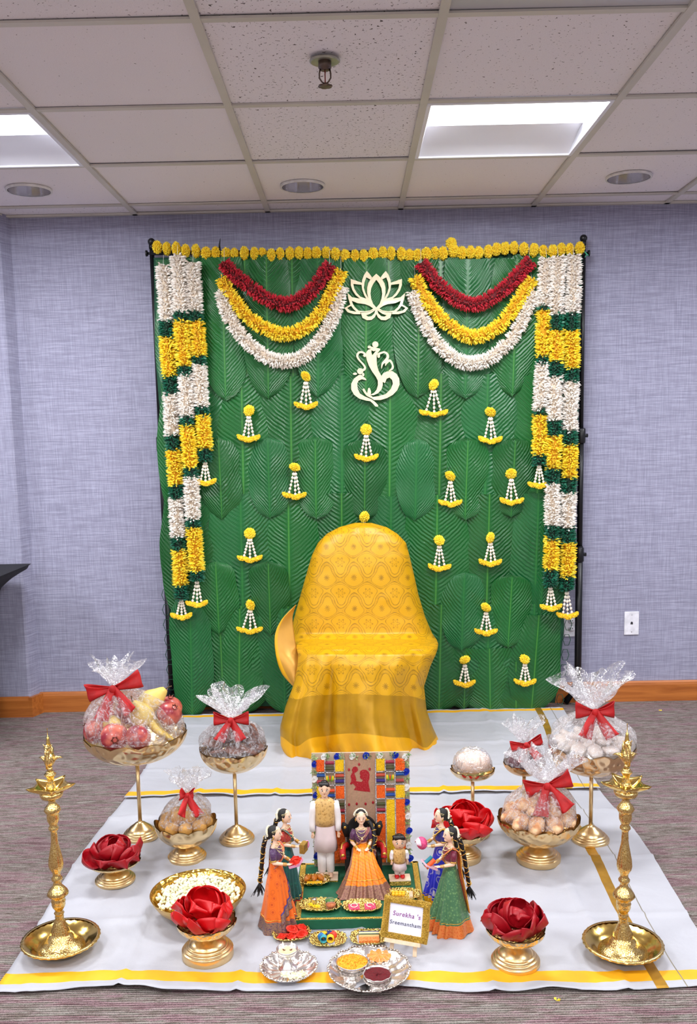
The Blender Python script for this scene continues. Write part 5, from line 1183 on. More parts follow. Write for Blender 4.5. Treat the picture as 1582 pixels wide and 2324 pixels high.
b.build('braid_loops', JEWG, t, stuff=True)
# back board ---------------------------------------------------------
YBD = pc.y+pd/2-.022; zt = at(820, 1708, y=YBD).z; bx0, bx1 = at(709, 1800, y=YBD).x, at(930, 1800, y=YBD).x
bw, bh = bx1-bx0, zt-PZ; bc = (bx0+bx1)/2
t = thing('display_board', 'upright board framed with blue and white roses behind the doll family', 'display board', (bc, YBD, PZ))
def BX(x): return (x-790)/1340*bw
def BZ(y): return (1665-y)/1600*bh
MB().box((0, .004, bh/2), (bw, .006, bh)).build('backing', mat('b9a58c', .8), t)
o = MB().box((BX(785), -.0002, bh*.5), (BX(990)-BX(575), .003, bh)).build('fabric_panel', mat('b08a70', .8, 0, .08, 200, .3, 900, .0005), t)
SILG = m_ornate('9a9a9c', 'f2f2f4', 420, .3, 1., .002)
for y in (320, 500, 700, 900):
    for xa, xb in ((190, 570), (995, 1385)):
        if y == 900 and xa > 900: xb = 1125
        MB().box(((BX(xa)+BX(xb))/2, -.004, BZ(y)), (BX(xb)-BX(xa), .010, .0035)).build('silver_shelf', SILG, t)
for x, ya, yb in ((570, 150, 1600), (995, 150, 1600), (435, 150, 900), (1127, 150, 1600), (302, 150, 900), (1258, 150, 1600)):
    MB().box((BX(x), -.004, (BZ(ya)+BZ(yb))/2), (.0035, .010, BZ(ya)-BZ(yb))).build('silver_upright', SILG, t)
OR = m_petal('e8560c', 'ff8a20', .5); YE = m_petal('f0c400', 'ffe020', .5)
def cell(x0, x1, y0, y1, mm):
    b = MB(); X0_, X1_, Z0_, Z1_ = BX(x0), BX(x1), BZ(y1), BZ(y0); b.box(((X0_+X1_)/2, -.003, (Z0_+Z1_)/2), (X1_-X0_, .004, Z1_-Z0_))
    n = int((X1_-X0_)*(Z1_-Z0_)*9e5)
    for q in range(max(n, 60)): b.petal((R.uniform(X0_, X1_), -.004, R.uniform(Z0_, Z1_)), (R.uniform(-1, 1), -.8, R.uniform(-1, 1)), R.uniform(.004, .0062), .0016)
    b.build('flower_panel', mm, t, stuff=True)
SP = {}
def spl(x0, x1, y, c):
    L = BX(x1)-BX(x0); 
    if c not in SP: SP[c] = take(spool(c, L, .0052))
    inst('thread_roll', SP[c], t, ((BX(x0)+BX(x1))/2, -.007, BZ(y)), (0, 0, 0))
for (a0, a1, b0, b1, c0_, c1_) in ((190, 298, 308, 430, 440, 560), (1385, 1265, 1252, 1132, 1122, 1002)):
    f = lambda x, y: (min(x, y), max(x, y))
    A_, B_, C_ = f(a0, a1), f(b0, b1), f(c0_, c1_)
    cell(*A_, 155, 305, OR); spl(*B_, 188, '8e1c3c'); spl(*B_, 265, '4b4a26'); cell(*C_, 155, 305, YE)
    spl(*A_, 360, '154a8c'); spl(*A_, 448, 'a83a3a'); spl(*C_, 368, 'b8482c'); spl(*C_, 446, '2c1a72')
    cell(*A_, 515, 690, YE); spl(*B_, 575, 'd8481a'); spl(*B_, 645, '14489a'); cell(*C_, 515, 690, OR)
    spl(*C_, 775, '45461f'); spl(*C_, 858, '9a2438'); cell(*C_, 915, 1600, OR)
    if a0 > 900: cell(*B_, 712, 1600, YE); cell(*A_, 712, 1600, OR)
    else: cell(*A_, 712, 1600, YE); cell(*B_, 712, 1600, OR)
    for q in range(5):
        b = MB(); b.ball((BX((B_[0]+B_[1])/2)+(q-2)*.0045, -.007, BZ(400)-.004*(q % 2)), (.0035, .004, .008), 8, 6); b.build('flower_bud', mat(('e8c81c', '6a9a2a', 'c83a1c', '6a9a2a', 'e8c81c')[q], .5), t)
sil = [(715, 252), (748, 268), (757, 300), (738, 325), (702, 345), (715, 385), (728, 430), (722, 457), (762, 465), (800, 472), (822, 442), (790, 425), (778, 400), (787, 380), (776, 350), (786, 318), (822, 300), (865, 303), (900, 330), (912, 372), (906, 430), (892, 470), (902, 540), (918, 612), (800, 598), (692, 580), (722, 535), (700, 515), (682, 488), (655, 506), (640, 492), (655, 468), (662, 430), (650, 390), (665, 350), (680, 332), (670, 300), (685, 265)]
t_ = NT('red_glitter'); n_ = t_.voro(t_.coord(), 700, 'F1', 'Color'); REDG = t_.set(Base_Color=t_.mix(t_.ramp(t_.voro(t_.coord(), 450), [(.12, 1.), (.2, 0.)]), 'a31020', 'f0c0b8'), Roughness=.4)
MB().prism([[(BX(x), BZ(y)) for x, y in sil]], .0012, lambda p: (p[0], p[1]-.0032, p[2])).build('red_silhouette', REDG, t)
for x, y in ((770, 225), (630, 295), (915, 293), (622, 785), (728, 775), (850, 778), (953, 760)):
    b = MB(); b.ball((BX(x), -.003, BZ(y)), (.0034, .002, .0048), 10, 8); b.build('red_gem', REDG, t)
for x, y0, y1 in ((612, 150, 760), (660, 150, 230), (665, 530, 750), (710, 150, 220), (728, 600, 760), (770, 150, 205), (782, 630, 770), (832, 150, 270), (848, 620, 760), (888, 150, 290), (905, 630, 720), (940, 150, 640), (955, 640, 750)):
    b = MB(); n = int((y1-y0)/14); beadring(b, [V3((BX(x), -.0025, BZ(y0+(y1-y0)*q/n))) for q in range(n+1)], .00085); b.build('bead_string', JEW, t, stuff=True)
ROW_, ROB_ = rose_mesh(.0095, mat('f2f0ee', .6)), rose_mesh(.0095, mat('1636b8', .55)); LFM = m_petal('4a7a3a', 'b8cc8a', .5)
RS = [(285, 105, 1), (465, 105, 0), (675, 105, 1), (860, 100, 0), (1050, 105, 1), (1262, 105, 0), (1395, 130, 1), (158, 205, 0), (150, 415, 1), (162, 640, 0), (150, 850, 1), (155, 1080, 0), (150, 1290, 1), (155, 1500, 0), (1405, 335, 0), (1405, 550, 1), (1410, 762, 0), (1428, 955, 1), (1440, 1165, 0), (1432, 1370, 1), (1448, 1560, 0)]
for x, y, k in RS: inst('border_rose', ROW_ if k else ROB_, t, (BX(x), -.003, BZ(y)), (pi/2, 0, R.uniform(0, 0)), R.uniform(.95, 1.1))
b = MB()
for q in range(len(RS)):
    pass
for x, y in [(160+180*q, 105) for q in range(8)]+[(155, 310+210*q) for q in range(7)]+[(1425, 230+205*q) for q in range(7)]:
    for e in range(16): b.petal((BX(x)+R.uniform(-.007, .007), -.003, BZ(y)+R.uniform(-.007, .007)), (R.uniform(-1, 1), -.5, R.uniform(-1, 1)), R.uniform(.008, .012), .0018)
b.build('leaf_sprigs', LFM, t, stuff=True)
# man and boy ---------------------------------------------------------
VEST = m_silk('d9b06a', '8a5a1c', 130, .5); KUR = mat('ead9dc', .7, 0, .03, 40, .2, 300, .001); WHT2 = mat('f2eef0', .6, 0, .03, 40, .3, 200, .001); WOODP = m_wood('e8c9a6', 'f2dcc0', (30, 30, 30), .6)
def male(name, lb, u, v, ut, vt, hs, rz, feet, plinth_h, gold):
    B = at(u, v, z=PZ+plinth_h); ht = at(ut, vt, y=B.y).z-PZ-plinth_h; tall = hs == 1; H0 = .300 if tall else .185; S = ht/H0
    pw_, pdp = .062, .042
    if plinth_h > .008: t = thing('plinth', lb[1], 'plinth', (B.x, B.y, PZ), rz); bevel(MB().box((0, -.002, (plinth_h-.003)/2), (pw_, pdp, plinth_h-.003)).build('gold_edge', TRIM, t), .001); bevel(MB().box((0, -.002, plinth_h-.0015), (pw_, pdp, .003)).build('wood_top', WOODP, t), .0006)
    t = thing(name, lb[0], 'doll', B, rz)
    b = MB(); W = 1. if tall else .8
    zh, zw, zs = (.145, .185, .238) if tall else (.055, .075, .112)      # hip, waist, shoulder
    for sx in (-1, 1):
        loft(b, [(sx*.0125*W, .0, .004, .006, .008), (sx*.0125*W, 0, zh*.28, .008, .0085), (sx*.012*W, 0, zh*.55, .0095, .0105), (sx*.0105*W, 0, zh, .0135, .015)], 14)
        b.ball((sx*.014*W, -.007, .005), (.0068, .013, .0052), 12, 8)
        for q in range(5): b.ball((sx*.014*W+(q-2)*.0024, -.0195+.0006*abs(q-2), .0032), (.0013, .0026, .0016), 6, 5)
        sh, el, wr = V3((sx*.031*W, .0, zs-.006)), V3((sx*.038*W, .002, zs-(.052 if tall else .022))), V3((sx*.039*W, -.004, zs-(.098 if tall else .040)))
        b.tube([sh, el], [.009*W, .0072*W], 12); b.tube([el, wr], [.0072*W, .0042], 12); b.ball(el, .0072*W, 10, 6); hand(b, wr, (sx*.05, -.12, -1), 1, 1)
    loft(b, [(0, 0, zh-.008, .024*W, .017), (0, 0, zw, .021*W, .015), (0, -.001, (zw+zs)/2, .026*W, .0175), (0, 0, zs-.012, .030*W, .0175), (0, 0, zs+.001, .024*W, .013), (0, 0, zs+.007, .010*W, .009), (0, -.001, zs+.016, .0085*W, .0085)], 20)
    hz = (zs+.037) if tall else .1475; hr = (.0165, .0185, .0235) if tall else (.026, .024, .0285)
    hc = (0, -.003, hz); b.ball(hc, hr, 22, 14); k = hr[0]/.0165
    if tall: b.ball((0, -.011, hz-.016), (.009, .007, .006), 12, 8)
    nz = -hr[1]*.98-.003; b.tube([V3((0, nz+.002, hz+.004)), V3((0, nz-.002, hz-.004)), V3((0, nz+.001, hz-.005))], [.0012*k, .0024 if tall else .0018, .0014], 8)
    for sx in (-1, 1): b.ball((sx*hr[0]*.98, .0, hz-.001), (.002, .004, .006), 8, 6)
    scale(b, S).build('body', SKIN, t, remesh=.0012)
    face(t, S, hc, hr, 0, False, 1.2 if tall else 1.75)
    b = MB(); hb = (hr[0]*1.03, hr[1]*1.04, hr[2]*1.0); b.ball((0, .001, hz+.003), hb, 24, 16)
    def cut_(p):
        cz = hz+hr[2]*(.02-.48*p.y/hr[1])
        return p if p.z > cz else V3((p.x*.86, p.y*.86, min(p.z+.002, cz)))
    b.v = [cut_(p) for p in b.v]
    for q in range(7): b.tube([V3(((q-4)*.0036*k, -hr[1]*.35, hz+hr[2]*.94)), V3(((q-3.2)*.0038*k, -hr[1]*.74, hz+hr[2]*.74)), V3(((q-2.6)*.0038*k, -hr[1]*.86, hz+hr[2]*.48))], [.0036*k, .0034*k, .0012*k], 8)
    scale(b, S).build('hair', mat('17110f', .35, 0, .1), t)
    zk = zh*.58 if tall else zh*.62
    b = MB(); loft(b, [(0, -.001, zw+.01, .0275*W, .0195), (0, 0, zw-.012, .0265*W, .020), (0, 0, (zh+zk)/2+.01, .031*W, .024), (0, 0, zk, .036*W, .028)], 40, rf=lambda a, j: 1+.03*j*sin(a*7), cap=False); o = scale(b, S).build('kurta_skirt', KUR, t, solid=.001)
    b = MB(); loft(b, [(0, 0, zw-(.022 if tall else .012), .0300*W, .0220), (0, -.0005, zw, .0285*W, .0215), (0, -.001, (zw+zs)/2, .030*W, .0220), (0, 0, zs-.008, .0325*W, .0205), (0, 0, zs+.002, .0255*W, .0155), (0, 0, zs+.009, .0125*W, .0115)], 28, cap=False); o = scale(b, S).build('waistcoat', VEST, t, solid=.0008)
    b = MB()
    for q in range(5): z = zs-.008-(zs-zw)*.21*q; b.ball(V3((0, -.0235+.001*q*0, z))*S, .0013*S, 6, 4)
    b.build('buttons', JEWG, o)
    for sx in (-1, 1):
        sh, el, wr = V3((sx*.031*W, .0, zs-.005)), V3((sx*.0385*W, .002, zs-(.052 if tall else .022))), V3((sx*.039*W, -.0035, zs-(.094 if tall else .037)))
        b = MB(); b.tube([sh, sh.lerp(el, .5), el, el.lerp(wr, .5), wr], [.0112*W, .0112*W, .0102*W, .0095*W, .0085*W], 14); scale(b, S).build('sleeve', WHT2, t)
        b = MB(); loft(b, [(sx*.0125*W, 0, .012, .0085*W+.001, .0098), (sx*.0130*W, 0, .018, .0125*W, .0130), (sx*.0125*W, 0, zh*.4, .0135*W, .0140), (sx*.012*W, 0, zk+.012, .0150*W, .0160)], 20, rf=lambda a, j: 1+.05*sin(a*5+j*9), cap=False); scale(b, S).build('trouser_leg', WHT2, t)
        if feet: b = MB(); b.ball((sx*.014*W, -.008, .0065), (.0098, .0150, .0078), 14, 10); b.ball((sx*.014*W, .0, .013), (.0085, .0085, .005), 12, 8); scale(b, S).build('red_shoe', mat('cf1a18', .3), t)
    b = MB()
    for q in range(15): a = pi*q/14; b.ball(V3((.0115*cos(a)*W, -.004-.0125*sin(a), zs+.007-.010*sin(a)))*S, .0014*S, 6, 4)
    if tall:
        for q in range(19): a = pi*q/18; b.ball(V3((-.002+.013*cos(a), -.018-.0055*sin(a), zs-.004-.032*sin(a)))*S, .0009*S, 6, 4)
    b.build('necklace', JEWG, t, stuff=True)
male('man_doll', ('man doll in white kurta and gold waistcoat standing left of the seated woman', 'thin wooden plinth with gold edge under the man doll'), 741, 1986, 738, 1772, 1, radians(2), False, .007, 0)
male('boy_doll', ('boy doll in gold waistcoat and red shoes right of the seated woman', 'wooden plinth with gold edge under the boy doll'), 907, 1990, 905, 1889, .6, radians(2), True, .016, 1)
t = thing('plinth', 'thin pale wooden plinth under the barefoot man doll', 'plinth', at(742, 1986, z=PZ+.007)-V3((0, 0, .007))); bevel(MB().box((0, -.004, .0018), (.066, .052, .0036)).build('gold_edge', TRIM, t), .0006); bevel(MB().box((0, -.004, .0053), (.066, .052, .0032)).build('wood_top', WOODP, t), .0006)
# seated woman and her chair ------------------------------------------
MAUVE = m_zari('6e3440', 'b08868'); t_ = NT('orange_lattice'); c_ = t_.coord(scale=(1, 1, 1)); wa = t_.wave(c_, 42, 3, 'DIAGONAL', 'SIN', 2)
OLAT = t_.set(Base_Color=t_.mix(t_.ramp(wa, [(.75, 0.), (.95, .8)]), 'f28a10', 'd8600c'), Roughness=.4)
MS, SS, BS = woman('seated_woman_doll', 'seated woman doll in orange saree on the black chair at platform centre', 822, 1998, 822, 1838, radians(4),
    dict(seated=1, blouse=m_silk('4a1c4a', '8a5a7a', 300), skirt=OLAT, border=MAUVE, pallu=m_silk('8a4a50', 'b8866a', 200), paborder=MAUVE, over=1, bpath=[V3((.008, .018, .25)), V3((.026, .014, .24)), V3((.037, -.002, .215)), V3((.034, -.020, .185)), V3((.020, -.040, .174))]), z=PZ)
cw = V3((BS.x+.004, BS.y+.012, PZ)); t = thing('doll_chair', 'black velvet doll chair with red and gold arms under the seated woman doll', 'chair', cw, radians(3))
VEL = mat('0c0a0e', .7, 0, .1, 60, .3, 500, .0006); s_ = SS
def rr_(w_, h, r, n=6): return [(w_/2-r+r*cos(a), h-r+r*sin(a)) for a in [pi/2*q/n for q in range(n+1)]]+[(-w_/2+r-r*cos(a), h-r+r*sin(a)) for a in [pi/2*(1-q/n) for q in range(n+1)]]+[(-w_/2, 0), (w_/2, 0)]
o = MB().prism([[(x*s_, z*s_) for x, z in rr_(.086, .125, .040)]], .010*s_, lambda p: (p[0], p[1]+.024*s_, p[2]+.055*s_)).build('backrest', VEL, t); bevel(o, .0025)
for sx in (-1, 1):
    b = MB(); b.tube([V3((sx*.044, .026, .12))*s_, V3((sx*.05, .026, .15))*s_, V3((sx*.056, .026, .163))*s_], [.008*s_, .012*s_, .003*s_], 12, flat=.6); o = b.build('wing', VEL, t)
    b = MB(); b.ball(V3((sx*.050, .0185, .150))*s_, (.0045*s_, .002*s_, .0045*s_), 12, 8); b.build('gold_stud', JEWG, t)
    b = MB(); b.tube(spline([V3((sx*.046, .022, .095))*s_, V3((sx*.056, .0, .10))*s_, V3((sx*.060, -.02, .095))*s_, V3((sx*.058, -.03, .075))*s_], 12), [.009*s_]*13, 12); o = b.build('armrest', mat('b01414', .5, 0, .15, 200), t)
    b = MB(); b.tube(spline([V3((sx*.049, .018, .104))*s_, V3((sx*.059, .0, .109))*s_, V3((sx*.064, -.022, .103))*s_], 12), [.0028*s_]*13, 8); b.tube([V3((sx*.060, -.0335, .088))*s_, V3((sx*.060, -.035, .088))*s_], .006*s_, 12); b.build('gold_rope', JEWG, o)
    b = MB(); b.box(V3((sx*.046, -.004, .055))*s_, (.014*s_, .052*s_, .06*s_)); bevel(b.build('side_panel', VEL, t), .002)
    for sy in (-1, 1): MB().tube([V3((sx*.042, sy*.022, .03))*s_, V3((sx*.045, sy*.024, 0))*s_], [.004*s_, .0025*s_], 8).build('leg', VEL, t)
b = MB(); b.box(V3((0, 0, .05))*s_, (.084*s_, .056*s_, .036*s_)); bevel(b.build('seat', VEL, t), .004)
# trays ----------------------------------------------------------------
def gtray(lb, u, v, w_, d, z, rz=0., nm='gold_tray'):
    p = at(u, v, z=z); t = thing(nm, lb, 'tray', p, rz, 'small ornate gold trays'); n = 96
    def fn(i, j):
        a = 2*pi*i; c, s = cos(a), sin(a); sup = (abs(c)**3.2+abs(s)**3.2)**(-1/3.2); lob = 1+.045*cos(a*12)*(j > .4)+.03*cos(a*4)*(j > .4)
        k = [0, .55, .74, .80, .95, 1.0, .985][int(round(j*6))]; h = [.0015, .0015, .002, .006, .0105, .0115, .0095][int(round(j*6))]
        return V3((w_/2*c*sup*k*lob, d/2*s*sup*k*lob, h+(.0014*cos(a*24) if j > .6 else 0)))
    MB().grid(fn, n, 6, closeu=True).build('dish', TRAYG, t, solid=.0012)
    b = MB()
    for q in range(32):
        a = 2*pi*q/32; c, s = cos(a), sin(a); sup = (abs(c)**3.2+abs(s)**3.2)**(-1/3.2); b.ball((w_/2*c*sup*.97, d/2*s*sup*.97, .0112), (.0032, .0032, .0022), 6, 4)
    b.build('scroll_rim', TRAYG, t, stuff=True); return t, p+V3((0, 0, .003)), Matrix.Translation(p) @ Matrix.Rotation(rz, 4, 'Z')
def put(name, b, mm, lb, cat, M, off, rot=(0, 0, 0), grp=None):
    o = b.build(name, mm); o.location = M @ V3(off); o.rotation_euler = (rot[0], rot[1], rot[2]+M.to_euler().z); tag(o, lb, cat, grp); return o
t1, p, M = gtray('gold tray of orange dates on the platform, left of the orange skirt', 714, 2003, .088, .062, PZ+.001, .05)
for q, x in enumerate((-.019, .0, .017)):
    b = MB(); b.tube([V3((0, -.016, 0)), V3((0, -.010, .001)), V3((0, 0, .002)), V3((0, .010, .001)), V3((0, .015, 0))], [.002, .0075, .0092, .007, .002], 12); put('date', b, mat('c2701a', .4, 0, .2, 120), ('leftmost', 'middle', 'rightmost')[q]+' of three orange dates on the platform tray', 'date', M, (x, .006, .0105), (0, 0, (-.6, -.2, .5)[q]))
put('folded_cloth', MB().box((0, 0, 0), (.044, .014, .006)), mat('e8b40c', .6), 'small folded yellow cloth in front of the orange dates', 'cloth', M, (0, -.017, .0065))
t2, p, M = gtray('gold tray with tiny boxes at the front left corner of the platform', 727, 2060, .112, .070, PZ+.001, -.03)
for nm, c, c2, lb, x in (('round_box', 'a8501c', 'd89a40', 'tiny round orange box on the front left platform tray', .030), ('round_box', '2f7a3a', 'c8a850', 'tiny round green box behind the orange one on the platform tray', .026)):
    b = MB(); b.lathe([(0, 0), (.0125, 0), (.0125, .010), (.0135, .010), (.0135, .013), (.0, .0145)], 24); put(nm, b, m_silk(c, c2, 300), lb, 'box', M, (x, -.010 if c[0] == 'a' else .014, .0035))
for q, (x, y) in enumerate(((-.028, .002), (-.016, -.006), (-.006, -.010))):
    b = MB(); 
    for e in range(14): b.petal((0, 0, .002), (R.uniform(-1, 1), R.uniform(-1, 1), R.uniform(.1, 1)), .009, .0022)
    put('yellow_flower', b, YE, 'tiny yellow flower, %s of three on the front left platform tray' % ('left', 'middle', 'right')[q], 'flower', M, (x, y, .004))
b = MB(); b.lathe([(0, 0), (.007, 0), (.009, .004), (.006, .011), (.007, .014), (0, .014)], 16); put('silver_pot', b, SILVER, 'tiny silver pot at the back of the front left platform tray', 'pot', M, (-.018, .018, .0035))
t3, p, M = gtray('gold tray with pink cloths and pearls at the platform front centre', 822, 2062, .104, .066, PZ+.001, .02)
for q, x in ((0, -.022), (1, .022)):
    put('pink_cloth', MB().box((0, 0, 0), (.030, .030, .005)), m_silk('c41450', 'f08ab0', 200), ('left', 'right')[q]+' folded pink cloth on the platform tray of pearls', 'cloth', M, (x, -.003, .006), (0, 0, .05))
    b = MB(); beadring(b, [V3((.009*cos(a), .010*sin(a), 0)) for a in [2*pi*e/22*(1 if q == 0 else .8) for e in range(22)]], .0015); put('pearl_string', b, mat('efe6d2', .3), ('left', 'right')[q]+' ring of pearls lying on pink cloth', 'jewellery', M, (x, 0, .0100))
t4, p, M = gtray('gold tray of yellow sweets and sticks behind the sign, right of the skirt', 914, 2036, .094, .064, PZ+.001, -.04)
for q in range(8):
    b = MB(); b.ball((0, 0, 0), (.0055, .005, .0045), 10, 8); put('yellow_sweet', b, mat('f0b818', .45, 0, .1, 200), ('front', 'back')[q < 4]+' row yellow sweet, '+('leftmost', 'second', 'third', 'rightmost')[q % 4]+', on the tray behind the sign', 'sweet', M, (-.026+.0095*(q % 4), .013-.012*(q//4), .008), grp='tiny yellow sweets behind the sign')
for q in range(6):
    b = MB(); b.tube([V3((0, -.016, 0)), V3((0, .016, 0))], .0016, 6); put('wooden_stick', b, WOODP, 'pale wooden stick in the bundle behind the sign', 'stick', M, (.020+.0034*(q % 3), .0, .006+.0032*(q//3)), grp='wooden stick bundle behind the sign')
t5, p, M = gtray('gold tray heaped with coral roses on the cloth in front of the platform', 662, 2124, .098, .078, CH, .12)
MR2 = rose_mesh(.0155, CORAL)
for q, (x, y, h) in enumerate(((-.026, -.018, 0), (0, -.02, 0), (.026, -.016, 0), (-.02, .014, 0), (.012, .016, 0), (.0, .0, .010), (.028, .012, .004))):
    item('coral_rose', MR2, ('front left', 'front middle', 'front right', 'back left', 'back middle', 'central raised', 'rightmost')[q]+' coral rose on the tray before the platform', 'rose', M @ V3((x, y, .006+h)), (-.15, .1*(q-3), q), R.uniform(.95, 1.08), 'coral roses on the front tray')
t6, p, M = gtray('gold tray of coloured thread bangles, middle tray in front of the platform', 745, 2138, .094, .072, CH, .0)
for q, (c, x, y, r) in enumerate((('1c6fb0', -.017, .002, .3), ('e8b818', -.010, .010, .8), ('e8402c', .012, .010, -.5), ('3aa0b0', -.012, -.006, .1), ('1c2c70', .004, .014, 1.4), ('f0c020', .006, -.006, 0))):
    b = MB(); n = 20
    for e in range(5): b.tube([V3((.0085*cos(2*pi*k/n), -.005+.0026*e, .0085*sin(2*pi*k/n)+.0085)) for k in range(n+1)], .0016, 6, cap=False)
    put('bangle_set', b, mat('#'+c if False else c, .4), {'1c6fb0': 'blue', 'e8b818': 'ochre', 'e8402c': 'red', '3aa0b0': 'turquoise', '1c2c70': 'navy', 'f0c020': 'yellow'}[c]+' thread bangles on the middle front tray', 'bangles', M, (x, y, .0045), (0, 0, r))
t7, p, M = gtray('gold tray with a folded striped cloth, right tray in front of the platform', 836, 2134, .092, .074, CH, -.02)
t = thing('folded_saree', 'folded orange and green striped miniature saree on the right front tray', 'cloth', M @ V3((.002, 0, .004)), 0)
for q, (c, y0, dy) in enumerate((('d9742c', -.012, .020), ('e8b070', .002, .010), ('2a5a3a', .0095, .0045), ('e0c8a0', .016, .008), ('23366e', .0215, .0035))):
    bevel(MB().box((0, y0, .004+.0004*q), (.054, dy, .009)).build('fabric_band', m_silk(c, 'f0c880' if q == 0 else c, 260) if q == 0 else mat(c, .5), t), .002)
# silver lamp plate -------------------------------------------------------
def wplate(t, R_, h, lob, n=12):
    rf = lambda a, j, z: 1+lob*cos(a*n)*(j > 4); zf = lambda a, j, z: .0016*cos(a*n)*(j > 5)
    MB().lathe([(0, .0), (R_*.62, 0), (R_*.80, h*.25), (R_*.93, h*.75), (R_, h), (R_, h+.0012), (R_*.92, h*.82), (R_*.78, h*.34), (R_*.62, .0022), (0, .0022)][:0] or [(0, 0), (R_*.62, 0), (R_*.80, h*.25), (R_*.90, h*.62), (R_*.95, h*.85), (R_, h), (R_, h+.0014), (R_*.94, h*.92), (R_*.78, h*.36), (R_*.62, .0024), (0, .0024)], 96, rf=rf, zf=zf).build('dish', SILVER, t)
    b = MB()
    for q in range(int(R_*720)): a = 2*pi*q/int(R_*720); k = R_*(1+lob*cos(a*n))*.985; b.ball((k*cos(a), k*sin(a), h+.0018+.0016*cos(a*n)), (.0036, .0036, .0022), 6, 4)
    b.build('beaded_rim', SILVERO, t, stuff=True)
    MB().lathe([(R_*.8, h*.36+.0006), (R_*.90, h*.74+.0006)], 96, cap=False, rf=lambda a, j, z: 1+lob*cos(a*n)*.6).build('chased_band', SILVERO, t)
c = at(656, 2206, z=CH); t = thing('silver_plate', 'small round silver plate with scalloped rim holding the silver oil lamp', 'plate', c); wplate(t, .0705, .017, .012, 14)
lp = at(653, 2196, z=CH+.0026); zt_ = at(657, 2152, y=lp.y).z-lp.z
t = thing('silver_oil_lamp', 'silver goblet shaped oil lamp with two lit flames on the small silver plate', 'lamp', lp); k = zt_/.062
MB().lathe([(r, z*k) for r, z in [(0, 0), (.027, 0), (.0265, .003), (.022, .006), (.016, .012), (.012, .020), (.0085, .028), (.0065, .035), (.0085, .038), (.014, .040), (.022, .046), (.0265, .056), (.027, .062), (.026, .062), (.021, .052), (.012, .046), (0, .045)]], 48, rf=lambda a, j, z: 1+.03*cos(a*12)*(2 < j < 8)).build('goblet', SILVER, t)
MB().lathe([(0, .054*k), (.0235, .054*k)], 32, cap=False).build('oil', mat('f0c8a8', .1, 0, .05, coat=1.), t)
for x in (-.010, .012):
    MB().tube([V3((x*.5, .004, .053*k)), V3((x, -.002, .059*k)), V3((x, -.003, .064*k))], .0014, 6).build('wick', mat('5a4a3a', .8), t)
    t_ = NT('flame'); t_.set(Base_Color='ffd070', Emission_Color='ffd98a', Emission_Strength=9.)
    MB().lathe([(0, 0), (.0022, .002), (.0030, .006), (.0022, .011), (.0008, .017), (0, .019)], 12, c=(x, -.003, .063*k)).build('flame', t_.m, t)
b = MB()
for q in range(46):
    u_ = R.uniform(-1, 1); pp = V3((.016+.030*u_, -.036+.006*u_+R.uniform(-.008, .008)+.012*abs(u_), .008+R.uniform(-.003, .004)))
    for e in range(5): b.petal(pp, (R.uniform(-1, 1), R.uniform(-1, 1), R.uniform(-.1, 1)), .0085, .0026)
o = b.build('small_white_flowers', JAS); o.location = (c.x, c.y, CH); o['kind'] = 'stuff'; tag(o, 'pale jasmine blossoms lying at the front of the small silver plate', 'flowers')
# silver plate with bowls ---------------------------------------------------
c = at(838, 2213, z=CH); t = thing('silver_plate', 'larger round silver plate with beaded rim carrying three small bowls, front centre', 'plate', c); wplate(t, .1015, .019, .010, 16)
def sbowl(lb, ub, vb, ut, vt, r, fill, flb, scal=0, foot=True):
    p = at(ub, vb, z=CH+.0028); h = at(ut, vt, y=p.y).z-p.z; t = thing('silver_bowl', lb, 'bowl', p, 0, 'small footed silver bowls')
    pr = [(0, 0), (r*.56, 0), (r*.54, h*.07), (r*.40, h*.15), (r*.32, h*.26), (r*.36, h*.34), (r*.62, h*.42), (r*.88, h*.58), (r*.97, h*.76), (r*.93, h*.88), (r, h), (r*.97, h), (r*.90, h*.86), (r*.9, h*.7), (0, h*.66)]
    MB().lathe(pr, 64, rf=lambda a, j, z: 1+scal*cos(a*10)*(j in (9, 10, 11, 12))+.04*cos(a*16)*(1 <= j <= 5)).build('bowl', SILVER, t)
    MB().lathe([(r*.975, h*.60), (r*1.01, h*.68), (r*.985, h*.78)], 64, cap=False, rf=lambda a, j, z: 1+.012*cos(a*28)).build('chased_band', SILVERO, t)
    b, mm, nm, cat, st = fill(r*.92, h); o = b.build(nm, mm); o.location = p
    if st: o['kind'] = 'stuff'
    tag(o, flb, cat)
def rice(r, h):
    b = MB(); b.lathe([(r*.98, h*.88), (r*.7, h*.95), (0, h*1.0)], 32, cap=False)
    for q in range(700): a = R.uniform(0, 7); k = r*sqrt(R.random()); b.petal((k*cos(a), k*sin(a), h*(.90+.09*(1-(k/r)**2))), (R.uniform(-1, 1), R.uniform(-1, 1), R.uniform(-.1, .5)), .0048, .0010)
    return b, m_petal('d98a04', 'f6c21c', .6), 'turmeric_rice', 'rice', True
def kum(r, h):
    b = MB(); b.grid(lambda i, j: V3((r*j*cos(2*pi*i), r*j*sin(2*pi*i), h*(.90+.05*(1-j)*sin(i*25))+.0015*noise.noise(V3((j*8*cos(2*pi*i), j*8*sin(2*pi*i), 3))))), 60, 14, closeu=True); return b, mat('5e0410', .9, 0, .2, 200, .8, 300, .002), 'red_powder', 'powder', True
def past(r, h):
    b = MB(); b.grid(lambda i, j: V3((r*1.12*j*cos(2*pi*i), r*1.12*j*sin(2*pi*i), h*(1.0+.16*(1-j**2))+.003*j*sin(i*2*pi*9))), 72, 12, closeu=True); return b, mat('d98a3a', .3, 0, .25, 90, .8, 120, .003, coat=.5), 'sandal_paste', 'paste', True
sbowl('silver bowl of yellow turmeric rice, left bowl on the larger silver plate', 800, 2222, 797, 2180, .0400, rice, 'yellow turmeric rice filling the left silver bowl')
